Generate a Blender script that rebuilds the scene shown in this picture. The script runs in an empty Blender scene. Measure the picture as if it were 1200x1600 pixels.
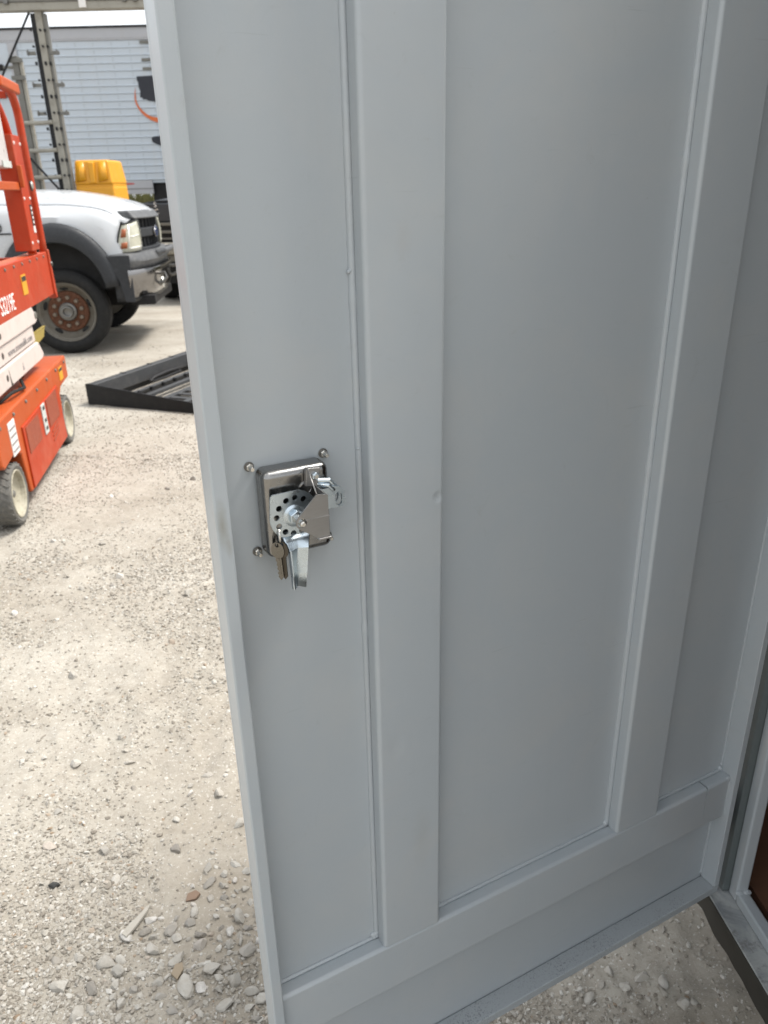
import bpy, bmesh, math, random
import numpy as np
from mathutils import Vector, Matrix, Euler

random.seed(7); np.random.seed(7)
R = math.radians
scene = bpy.context.scene
col = scene.collection

# ---------------------------------------------------------------- camera
cam_data = bpy.data.cameras.new('camera')
cam = bpy.data.objects.new('camera', cam_data)
col.objects.link(cam)
scene.camera = cam
CAM_H = 1.5
M3 = [[0.999717, -0.023794, 0.0], [-0.009263, -0.389169, 0.92112], [-0.021917, -0.920859, -0.38928]]
cam.matrix_world = Matrix(((M3[0][0], -M3[0][1], -M3[0][2], 0.0),
                           (M3[1][0], -M3[1][1], -M3[1][2], 0.0),
                           (M3[2][0], -M3[2][1], -M3[2][2], CAM_H),
                           (0, 0, 0, 1)))
cam_data.sensor_fit = 'VERTICAL'
cam_data.sensor_height = 36.0
cam_data.lens = 36.0 * 1190.0 / 1600.0
cam_data.clip_start = 0.02
cam_data.clip_end = 2000.0
cam_data.dof.use_dof = True
cam_data.dof.focus_distance = 1.0
cam_data.dof.aperture_fstop = 9.0

# ---------------------------------------------------------------- world and sun (bright overcast)
SUN_EL, SUN_AZ = 60.0, 71.0          # azimuth measured from +Y towards +X
world = bpy.data.worlds.new('World'); scene.world = world
world.use_nodes = True
wn = world.node_tree; wn.nodes.clear()
wo = wn.nodes.new('ShaderNodeOutputWorld'); wb = wn.nodes.new('ShaderNodeBackground')
sky = wn.nodes.new('ShaderNodeTexSky'); sky.sky_type = 'NISHITA'; sky.sun_disc = False
sky.sun_elevation = R(SUN_EL); sky.sun_rotation = R(SUN_AZ)
sky.air_density = 1.0; sky.dust_density = 5.0; sky.ozone_density = 1.0
hs = wn.nodes.new('ShaderNodeHueSaturation'); hs.inputs['Saturation'].default_value = 0.22
mixw = wn.nodes.new('ShaderNodeMix'); mixw.data_type = 'RGBA'
mixw.inputs[0].default_value = 0.55
mixw.inputs[7].default_value = (6.6, 6.9, 7.2, 1)     # the even cloud layer
wn.links.new(sky.outputs[0], hs.inputs['Color'])
wn.links.new(hs.outputs[0], mixw.inputs[6])
wn.links.new(mixw.outputs[2], wb.inputs[0])
wb.inputs[1].default_value = 0.088
wn.links.new(wb.outputs[0], wo.inputs[0])
sd = bpy.data.lights.new('sun', 'SUN'); sd.energy = 1.5; sd.angle = R(14); sd.color = (1.0, 0.95, 0.88)
so = bpy.data.objects.new('sun', sd); col.objects.link(so)
sdir = Vector((math.sin(R(SUN_AZ)) * math.cos(R(SUN_EL)), math.cos(R(SUN_AZ)) * math.cos(R(SUN_EL)), math.sin(R(SUN_EL))))
so.rotation_euler = sdir.to_track_quat('Z', 'Y').to_euler(); so.location = sdir * 30
vs = scene.view_settings
vs.view_transform = 'Standard'; vs.look = 'None'; vs.gamma = 1.0; vs.use_curve_mapping = False
vs.exposure = 1.60
scene.cycles.max_bounces = 8
scene.cycles.use_denoising = True

# ---------------------------------------------------------------- materials
class NT:
    def __init__(s, name):
        s.m = bpy.data.materials.new(name); s.m.use_nodes = True
        s.t = s.m.node_tree; s.b = s.t.nodes['Principled BSDF']
    def n(s, kind, **kw):
        nd = s.t.nodes.new(kind)
        for k, v in kw.items():
            if k in nd.inputs: nd.inputs[k].default_value = v
            else: setattr(nd, k, v)
        return nd
    def l(s, a, b): s.t.links.new(a, b)
    def coord(s, kind='Object'):
        return s.n('ShaderNodeTexCoord').outputs[kind]
    def noise(s, scale, detail=4, rough=0.55, vec=None, dist=0.0):
        nd = s.n('ShaderNodeTexNoise'); nd.inputs['Scale'].default_value = scale
        nd.inputs['Detail'].default_value = detail; nd.inputs['Roughness'].default_value = rough
        nd.inputs['Distortion'].default_value = dist
        s.l(vec if vec is not None else s.coord(), nd.inputs['Vector'])
        return nd.outputs['Fac']
    def ramp(s, fac, stops, interp='LINEAR'):
        nd = s.n('ShaderNodeValToRGB'); cr = nd.color_ramp; cr.interpolation = interp
        while len(cr.elements) < len(stops): cr.elements.new(0.5)
        for e, (p, c) in zip(cr.elements, stops):
            e.position = p; e.color = (c, c, c, 1) if isinstance(c, (int, float)) else (*c, 1)
        s.l(fac, nd.inputs[0]); return nd.outputs[0]
    def mix(s, fac, a, b, blend='MIX'):
        nd = s.n('ShaderNodeMix'); nd.data_type = 'RGBA'; nd.blend_type = blend
        for sock, v in ((nd.inputs[0], fac), (nd.inputs[6], a), (nd.inputs[7], b)):
            if isinstance(v, (int, float)): sock.default_value = v
            elif isinstance(v, tuple): sock.default_value = (*v, 1)
            else: s.l(v, sock)
        return nd.outputs[2]
    def bump(s, h, strength=0.2, dist=0.01):
        nd = s.n('ShaderNodeBump'); nd.inputs['Strength'].default_value = strength
        nd.inputs['Distance'].default_value = dist
        s.l(h, nd.inputs['Height']); s.l(nd.outputs[0], s.b.inputs['Normal'])
    def base(s, c):
        if isinstance(c, tuple): s.b.inputs['Base Color'].default_value = (*c, 1)
        else: s.l(c, s.b.inputs['Base Color'])
    def set(s, rough=None, metal=None, spec=None, coat=None):
        for k, v in (('Roughness', rough), ('Metallic', metal), ('Specular IOR Level', spec), ('Coat Weight', coat)):
            if v is None: continue
            if isinstance(v, (int, float)): s.b.inputs[k].default_value = v
            else: s.l(v, s.b.inputs[k])

MAT = {}
def paint(name, c, rough=0.4, dirt=0.0, dirtcol=(0.2, 0.17, 0.13), scale=6, bump=0.0, bscale=300, coat=None, metal=0.0, var=0.08, spec=None, chips=0.0):
    t = NT(name)
    f = t.noise(scale, 5, 0.6)
    lo = tuple(x * (1 - var) for x in c); hi = tuple(min(1, x * (1 + var)) for x in c)
    cc = t.mix(f, lo, hi)
    if dirt > 0:
        d = t.ramp(t.noise(scale * 2.3, 8, 0.72, dist=0.3), [(0.5, 0.0), (0.72, 1.0)])
        dm = t.n('ShaderNodeMath', operation='MULTIPLY'); t.l(d, dm.inputs[0]); dm.inputs[1].default_value = dirt
        cc = t.mix(dm.outputs[0], cc, dirtcol)
    if chips > 0:
        ch_ = t.ramp(t.noise(38, 6, 0.7), [(0.66, 0.0), (0.69, chips)]); cc = t.mix(ch_, cc, (0.06, 0.035, 0.025))
        cc = t.mix(t.ramp(t.noise(3.1, 6, 0.7), [(0.52, 0.0), (0.68, 0.35)]), cc, (0.42, 0.125, 0.07))
    t.base(cc); t.set(rough=t.ramp(t.noise(scale * 1.7, 4), [(0.3, max(0.05, rough - 0.08)), (0.7, min(1, rough + 0.08))]), metal=metal, coat=coat, spec=spec)
    if bump > 0: t.bump(t.noise(bscale, 3), bump, 0.002)
    MAT[name] = t.m
    return t.m

# door paint: satin grey, faint orange peel, faint mist patches
t = NT('grey_paint')
f1 = t.noise(2.2, 5, 0.6); f2 = t.noise(900, 2, 0.5); f3 = t.noise(14, 6, 0.65)
c1 = t.mix(f1, (0.365, 0.400, 0.418), (0.390, 0.420, 0.444))
dust = t.ramp(t.noise(5.5, 7, 0.72, dist=0.5), [(0.46, 0.0), (0.74, 0.5)])
c1 = t.mix(dust, c1, (0.425, 0.435, 0.43))
mps = t.n('ShaderNodeMapping'); t.l(t.coord(), mps.inputs[0]); mps.inputs['Rotation'].default_value = (0, R(24), 0); mps.inputs['Scale'].default_value = (9, 9, 260)
mpv = t.n('ShaderNodeMapping'); t.l(t.coord(), mpv.inputs[0]); mpv.inputs['Scale'].default_value = (46, 46, 1.6)
stk = t.ramp(t.noise(1.0, 5, 0.65, vec=mpv.outputs[0]), [(0.56, 0.0), (0.80, 0.12)])
c1 = t.mix(stk, c1, (0.325, 0.35, 0.36))
gri = t.ramp(t.noise(21, 8, 0.75, dist=1.2), [(0.60, 0.0), (0.74, 0.38)])
c1 = t.mix(gri, c1, (0.315, 0.325, 0.32))
scr = t.ramp(t.noise(1.0, 3, 0.5, vec=mps.outputs[0]), [(0.735, 0.0), (0.75, 0.35)])
c1 = t.mix(scr, c1, (0.30, 0.32, 0.33))
sp = t.ramp(t.noise(260, 2, 0.5), [(0.74, 0.0), (0.80, 1.0)])
c1 = t.mix(sp, c1, (0.35, 0.37, 0.385))
t.base(c1); t.set(rough=t.ramp(f3, [(0.3, 0.29), (0.7, 0.38)]), spec=0.65)
hh = t.n('ShaderNodeMath', operation='ADD'); t.l(f2, hh.inputs[0])
m2 = t.n('ShaderNodeMath', operation='MULTIPLY'); t.l(f1, m2.inputs[0]); m2.inputs[1].default_value = 22.0; t.l(m2.outputs[0], hh.inputs[1])
t.bump(hh.outputs[0], 0.10, 0.0012)
MAT['grey_paint'] = t.m
def smudged(src, name, spots, dents=()):
    m = src.copy(); m.name = name; nt = m.node_tree; b = nt.nodes['Principled BSDF']
    prev = b.inputs['Base Color'].links[0].from_socket
    tc = nt.nodes.new('ShaderNodeTexCoord'); no = nt.nodes.new('ShaderNodeTexNoise'); no.inputs['Scale'].default_value = 60; no.inputs['Detail'].default_value = 6
    nt.links.new(tc.outputs['Object'], no.inputs['Vector'])
    for (c_, sc_, colr, st) in spots:
        mp = nt.nodes.new('ShaderNodeMapping'); mp.vector_type = 'TEXTURE'; mp.inputs['Location'].default_value = c_; mp.inputs['Scale'].default_value = sc_
        nt.links.new(tc.outputs['Object'], mp.inputs[0])
        ln = nt.nodes.new('ShaderNodeVectorMath'); ln.operation = 'LENGTH'; nt.links.new(mp.outputs[0], ln.inputs[0])
        ad_ = nt.nodes.new('ShaderNodeMath'); ad_.operation = 'ADD'; nt.links.new(ln.outputs['Value'], ad_.inputs[0]); nt.links.new(no.outputs['Fac'], ad_.inputs[1])
        rp = nt.nodes.new('ShaderNodeMapRange'); rp.inputs[1].default_value = 0.5; rp.inputs[2].default_value = 1.45; rp.inputs[3].default_value = st; rp.inputs[4].default_value = 0.0
        nt.links.new(ad_.outputs[0], rp.inputs[0])
        mx = nt.nodes.new('ShaderNodeMix'); mx.data_type = 'RGBA'; nt.links.new(rp.outputs[0], mx.inputs[0]); nt.links.new(prev, mx.inputs[6]); mx.inputs[7].default_value = (*colr, 1)
        prev = mx.outputs[2]
    nt.links.new(prev, b.inputs['Base Color']); MAT[name] = m
    for (c_, sc_, depth) in dents:
        mp = nt.nodes.new('ShaderNodeMapping'); mp.vector_type = 'TEXTURE'; mp.inputs['Location'].default_value = c_; mp.inputs['Scale'].default_value = sc_
        nt.links.new(tc.outputs['Object'], mp.inputs[0])
        ln = nt.nodes.new('ShaderNodeVectorMath'); ln.operation = 'LENGTH'; nt.links.new(mp.outputs[0], ln.inputs[0])
        rp = nt.nodes.new('ShaderNodeMapRange'); rp.interpolation_type = 'SMOOTHERSTEP'; rp.inputs[1].default_value = 0.0; rp.inputs[2].default_value = 1.0; rp.inputs[3].default_value = 0.0; rp.inputs[4].default_value = 1.0
        nt.links.new(ln.outputs['Value'], rp.inputs[0])
        bp = nt.nodes.new('ShaderNodeBump'); bp.inputs['Strength'].default_value = 1.0; bp.inputs['Distance'].default_value = depth
        old = b.inputs['Normal'].links[0].from_socket; nt.links.new(old, bp.inputs['Normal']); nt.links.new(rp.outputs[0], bp.inputs['Height']); nt.links.new(bp.outputs[0], b.inputs['Normal'])
smudged(t.m, 'grey_paint_dented', [((-0.70, 0.01, 0.62), (0.02, 0.05, 0.07), (0.33, 0.33, 0.31), 0.25), ((-0.72, 0.01, 1.45), (0.012, 0.05, 0.03), (0.36, 0.36, 0.35), 0.25)], [((-0.6755, 0.01, 1.155), (0.010, 0.05, 0.011), 0.0011), ((-0.740, 0.01, 0.80), (0.02, 0.05, 0.03), 0.0005)])
smudged(t.m, 'grey_paint_edge', [((-0.945, 0.0, 1.180), (0.008, 0.03, 0.035), (0.20, 0.18, 0.12), 0.55), ((-0.940, 0.0, 1.155), (0.005, 0.03, 0.018), (0.22, 0.20, 0.16), 0.45)])
# the same paint on the bottom lip, with settled black overspray and dust
t = NT('grey_paint_dusty')
sp = t.ramp(t.noise(330, 4, 0.7), [(0.52, 0.0), (0.66, 1.0)])
sm = t.ramp(t.noise(9, 4, 0.6), [(0.42, 0.08), (0.64, 0.8)])
mm = t.n('ShaderNodeMath', operation='MULTIPLY'); t.l(sp, mm.inputs[0]); t.l(sm, mm.inputs[1])
t.base(t.mix(mm.outputs[0], (0.35, 0.375, 0.39), (0.10, 0.10, 0.10))); t.set(rough=0.65)
t.bump(t.noise(500, 3), 0.15, 0.001)
MAT['grey_paint_dusty'] = t.m
# sill: worn grey with pale scuffs and rust brown
t = NT('worn_sill')
a1 = t.ramp(t.noise(13, 7, 0.7, dist=0.6), [(0.4, 0.0), (0.62, 1.0)])
a2 = t.ramp(t.noise(30, 6, 0.7), [(0.55, 0.0), (0.72, 1.0)])
cc = t.mix(a1, (0.22, 0.235, 0.245), (0.40, 0.41, 0.40)); cc = t.mix(a2, cc, (0.12, 0.11, 0.10))
t.base(cc); t.set(rough=0.6); t.bump(t.noise(120, 5), 0.15, 0.002)
MAT['worn_sill'] = t.m
t = NT('sill_edge')
cc = t.mix(t.noise(14, 6, 0.7), (0.022, 0.020, 0.015), (0.055, 0.05, 0.04))
t.base(cc); t.set(rough=0.75); MAT['sill_edge'] = t.m
t = NT('dark_plywood')
mp = t.n('ShaderNodeMapping'); t.l(t.coord(), mp.inputs[0]); mp.inputs['Scale'].default_value = (2, 14, 14)
cc = t.mix(t.noise(3, 6, 0.65, vec=mp.outputs[0]), (0.085, 0.038, 0.022), (0.14, 0.066, 0.036))
t.base(cc); t.set(rough=0.7); MAT['dark_plywood'] = t.m

def metal(name, c, rough, aniso=None, bscale=0, bstr=0.0, spots=0.0):
    t = NT(name)
    mp = t.n('ShaderNodeMapping'); t.l(t.coord(), mp.inputs[0])
    if aniso: mp.inputs['Scale'].default_value = aniso
    f = t.noise(60, 5, 0.7, vec=mp.outputs[0])
    cc = t.mix(f, tuple(x * 0.8 for x in c), tuple(min(1, x * 1.12) for x in c))
    t.base(cc); t.set(rough=t.ramp(f, [(0.25, max(0.05, rough - 0.12)), (0.75, rough + 0.12)]), metal=1.0)
    if bstr: t.bump(t.noise(bscale, 3, vec=mp.outputs[0]), bstr, 0.0006)
    MAT[name] = t.m
metal('stainless', (0.28, 0.275, 0.268), 0.22, (1, 8, 1), 200, 0.05)
metal('stainless_flat', (0.36, 0.352, 0.345), 0.45, (1, 1, 6), 300, 0.06)
metal('zinc', (0.55, 0.62, 0.67), 0.30, None, 400, 0.14)
metal('bolt_steel', (0.62, 0.60, 0.56), 0.25)
metal('dark_steel', (0.18, 0.175, 0.165), 0.4)
metal('brass', (0.10, 0.09, 0.075), 0.33)
metal('key_steel', (0.19, 0.18, 0.16), 0.28)
metal('chrome', (0.27, 0.262, 0.26), 0.13)
metal('galvanised', (0.50, 0.50, 0.46), 0.5, None, 120, 0.08)

paint('orange_paint', (0.38, 0.034, 0.005), 0.45, 0.25, (0.25, 0.05, 0.015), 5, var=0.16, spec=0.3, chips=0.8)
paint('orange_faded', (0.40, 0.070, 0.013), 0.5, 0.4, (0.36, 0.11, 0.05), 4, var=0.14, spec=0.3, chips=0.8)
paint('orange_decal', (0.24, 0.05, 0.022), 0.6, 0.6, (0.38, 0.085, 0.03), 22)
paint('cream_paint', (0.55, 0.48, 0.44), 0.5, 0.45, (0.46, 0.33, 0.29), 6, var=0.1)
paint('rim_cream', (0.36, 0.335, 0.26), 0.55, 0.85, (0.13, 0.105, 0.065), 16, var=0.15)
paint('grey_rubber', (0.11, 0.106, 0.096), 0.8, 0.4, (0.32, 0.29, 0.24), 18, bump=0.15, bscale=90)
paint('tyre_rubber', (0.016, 0.016, 0.016), 0.75, 0.3, (0.06, 0.057, 0.05), 9, bump=0.1, bscale=120, spec=0.2)
paint('white_paint', (0.44, 0.455, 0.47), 0.3, 0.12, (0.55, 0.52, 0.46), 3, coat=0.6, var=0.03)
paint('charcoal_plastic', (0.026, 0.028, 0.031), 0.5, 0.25, (0.09, 0.09, 0.095), 14, var=0.2, spec=0.3)
paint('grey_plastic', (0.08, 0.083, 0.087), 0.5, 0.3, (0.32, 0.31, 0.29), 8, var=0.15)
paint('black_void', (0.012, 0.012, 0.012), 0.9)
paint('black_steel', (0.012, 0.012, 0.013), 0.5, 0.2, (0.06, 0.057, 0.05), 8, bump=0.1, bscale=60, var=0.2, spec=0.25)
paint('black_steel_worn', (0.040, 0.041, 0.043), 0.45, 0.35, (0.11, 0.105, 0.095), 7, bump=0.1, bscale=60, var=0.25)
paint('dark_vehicle', (0.030, 0.035, 0.042), 0.55, 0.1, (0.1, 0.1, 0.1), 5)
paint('dark_grey_green', (0.105, 0.122, 0.122), 0.6, 0.2, (0.07, 0.08, 0.08), 9)  # even dark grey-green, only for the hinge-side jamb
paint('dark_siding', (0.055, 0.05, 0.045), 0.6, 0.2, (0.1, 0.09, 0.08), 4)
paint('rust', (0.085, 0.031, 0.014), 0.85, 0.55, (0.30, 0.15, 0.08), 24, bump=0.3, bscale=120, var=0.35)
paint('wheel_silver', (0.115, 0.105, 0.085), 0.5, 0.85, (0.07, 0.05, 0.03), 10, var=0.2)
paint('lug_steel', (0.15, 0.12, 0.09), 0.6, 0.5, (0.17, 0.08, 0.04), 40)
paint('trailer_white', (0.44, 0.487, 0.535), 0.38, 0.25, (0.45, 0.44, 0.42), 2.0, var=0.05)
paint('trailer_rail', (0.36, 0.365, 0.385), 0.45, 0.4, (0.33, 0.31, 0.29), 3.0, var=0.08)
paint('grime_grey', (0.14, 0.136, 0.12), 0.6, 0.5, (0.10, 0.09, 0.07), 6, var=0.2)
paint('rack_steel', (0.27, 0.255, 0.215), 0.55, 0.6, (0.13, 0.11, 0.085), 5, var=0.2)
paint('yellow_plastic', (0.66, 0.30, 0.012), 0.4, 0.3, (0.5, 0.24, 0.02), 4, var=0.08)
paint('yellow_steel', (0.27, 0.20, 0.035), 0.5, 0.4, (0.15, 0.11, 0.04), 10)
paint('black_print', (0.010, 0.012, 0.02), 0.5)
paint('orange_print', (0.55, 0.12, 0.025), 0.5, 0.3, (0.3, 0.08, 0.03), 8)
paint('red_lens', (0.42, 0.03, 0.02), 0.3)
paint('amber_lens', (0.30, 0.085, 0.03), 0.3, 0.3, (0.4, 0.2, 0.1), 30)
paint('headlight_lens', (0.47, 0.465, 0.38), 0.16, 0.5, (0.36, 0.345, 0.22), 10, coat=0.8, var=0.12)
paint('headlight_reflector', (0.75, 0.75, 0.70), 0.12, coat=1.0)
paint('sticker_white', (0.70, 0.68, 0.65), 0.5, 0.6, (0.40, 0.30, 0.26), 60)
paint('sticker_silver', (0.50, 0.53, 0.50), 0.4, 0.5, (0.22, 0.24, 0.22), 60)
paint('label_black', (0.02, 0.02, 0.02), 0.5)
paint('white_print', (0.80, 0.78, 0.76), 0.5, 0.4, (0.7, 0.35, 0.25), 40)
paint('grey_print', (0.22, 0.20, 0.20), 0.6, 0.5, (0.5, 0.45, 0.42), 60)
paint('grease', (0.035, 0.025, 0.02), 0.6, 0.4, (0.22, 0.18, 0.15), 40)
paint('clear_case', (0.50, 0.47, 0.45), 0.35, 0.4, (0.3, 0.27, 0.26), 12)
paint('blue_enamel', (0.02, 0.04, 0.12), 0.25, coat=0.8)
paint('brick_red', (0.20, 0.135, 0.095), 0.9, 0.4, (0.3, 0.22, 0.15), 50)
paint('tan_shard', (0.25, 0.20, 0.14), 0.8, 0.4, (0.2, 0.15, 0.1), 50)
paint('dry_wood', (0.35, 0.325, 0.28), 0.8, 0.5, (0.24, 0.215, 0.18), 40)
paint('tar_lump', (0.03, 0.03, 0.028), 0.7, 0.3, (0.1, 0.1, 0.09), 60)
t = NT('glass_dark'); t.base((0.012, 0.014, 0.016)); t.set(rough=0.08, coat=0.5); MAT['glass_dark'] = t.m
t = NT('weed_green')
t.base(t.mix(t.noise(1.2, 3), (0.13, 0.12, 0.035), (0.075, 0.085, 0.025))); t.set(rough=0.7); MAT['weed_green'] = t.m

# pale crushed limestone
def ground_tint(t, pos):
    big = t.noise(0.55, 5, 0.62, vec=pos); mid = t.noise(3.1, 6, 0.66, vec=pos); fine = t.noise(34, 8, 0.72, vec=pos)
    c = t.mix(t.ramp(big, [(0.36, 0.0), (0.64, 1.0)]), (0.300, 0.273, 0.229), (0.425, 0.399, 0.348))
    c = t.mix(t.ramp(mid, [(0.34, 0.0), (0.66, 1.0)]), t.mix(0.55, c, (0.25, 0.225, 0.187)), c)
    c = t.mix(t.ramp(fine, [(0.30, 0.7), (0.56, 0.0)]), c, (0.25, 0.222, 0.185))
    mp = t.n('ShaderNodeMapping'); t.l(pos, mp.inputs[0]); mp.inputs['Rotation'].default_value = (0, 0, R(-14)); mp.inputs['Scale'].default_value = (0.8, 2.0, 1)
    trk = t.noise(1.0, 6, 0.66, vec=mp.outputs[0], dist=0.4)
    c = t.mix(t.ramp(trk, [(0.50, 0.0), (0.66, 0.45)]), c, (0.44, 0.416, 0.368))
    c = t.mix(t.ramp(trk, [(0.34, 0.65), (0.47, 0.0)]), c, (0.235, 0.207, 0.168))
    c = t.mix(t.ramp(t.noise(150, 5, 0.7, vec=pos), [(0.32, 0.75), (0.46, 0.0)]), c, (0.22, 0.193, 0.155))
    c = t.mix(t.ramp(t.noise(120, 4, 0.7, vec=pos), [(0.58, 0.0), (0.72, 1.0)]), c, (0.62, 0.60, 0.56))
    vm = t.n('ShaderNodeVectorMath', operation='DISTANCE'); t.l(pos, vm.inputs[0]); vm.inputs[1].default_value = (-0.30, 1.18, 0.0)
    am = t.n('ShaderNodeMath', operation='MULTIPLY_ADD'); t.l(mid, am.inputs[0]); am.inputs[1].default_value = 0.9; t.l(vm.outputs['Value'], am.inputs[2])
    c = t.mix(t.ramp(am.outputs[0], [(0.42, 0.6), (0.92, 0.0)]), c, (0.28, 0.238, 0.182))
    return c, fine
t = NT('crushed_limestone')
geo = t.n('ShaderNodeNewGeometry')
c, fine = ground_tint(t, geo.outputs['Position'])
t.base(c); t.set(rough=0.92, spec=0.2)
h1 = t.noise(70, 8, 0.78, vec=geo.outputs['Position'])
t.bump(h1, 0.45, 0.008)
MAT['crushed_limestone'] = t.m
t = NT('gravel_stone')
geo = t.n('ShaderNodeNewGeometry')
rnd = geo.outputs['Random Per Island']
c = t.ramp(rnd, [(0.0, (0.16, 0.14, 0.115)), (0.14, (0.235, 0.21, 0.175)), (0.40, (0.315, 0.288, 0.246)), (0.75, (0.385, 0.36, 0.315)), (0.93, (0.52, 0.50, 0.46)), (1.0, (0.26, 0.185, 0.12))])
c = t.mix(t.noise(60, 5, 0.6, vec=geo.outputs['Position']), t.mix(0.3, c, (0.2, 0.18, 0.15)), c)
t.base(c); t.set(rough=0.9, spec=0.25); t.bump(t.noise(260, 4, vec=geo.outputs['Position']), 0.3, 0.003)
MAT['gravel_stone'] = t.m
t = NT('loose_stone')
oi = t.n('ShaderNodeObjectInfo')
geo = t.n('ShaderNodeNewGeometry')
c = t.ramp(oi.outputs['Random'], [(0.0, (0.18, 0.165, 0.145)), (0.12, (0.28, 0.262, 0.235)), (0.45, (0.35, 0.330, 0.295)), (0.8, (0.41, 0.390, 0.352)), (0.94, (0.52, 0.50, 0.47)), (1.0, (0.28, 0.21, 0.15))])
c = t.mix(t.ramp(t.noise(55, 7, 0.7, vec=geo.outputs['Position']), [(0.4, 0.0), (0.62, 1.0)]), t.mix(0.5, c, (0.30, 0.27, 0.225)), c)
t.base(c); t.set(rough=0.85, spec=0.3); t.bump(t.noise(180, 5, 0.65, vec=geo.outputs['Position']), 0.4, 0.004)
MAT['loose_stone'] = t.m

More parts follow.
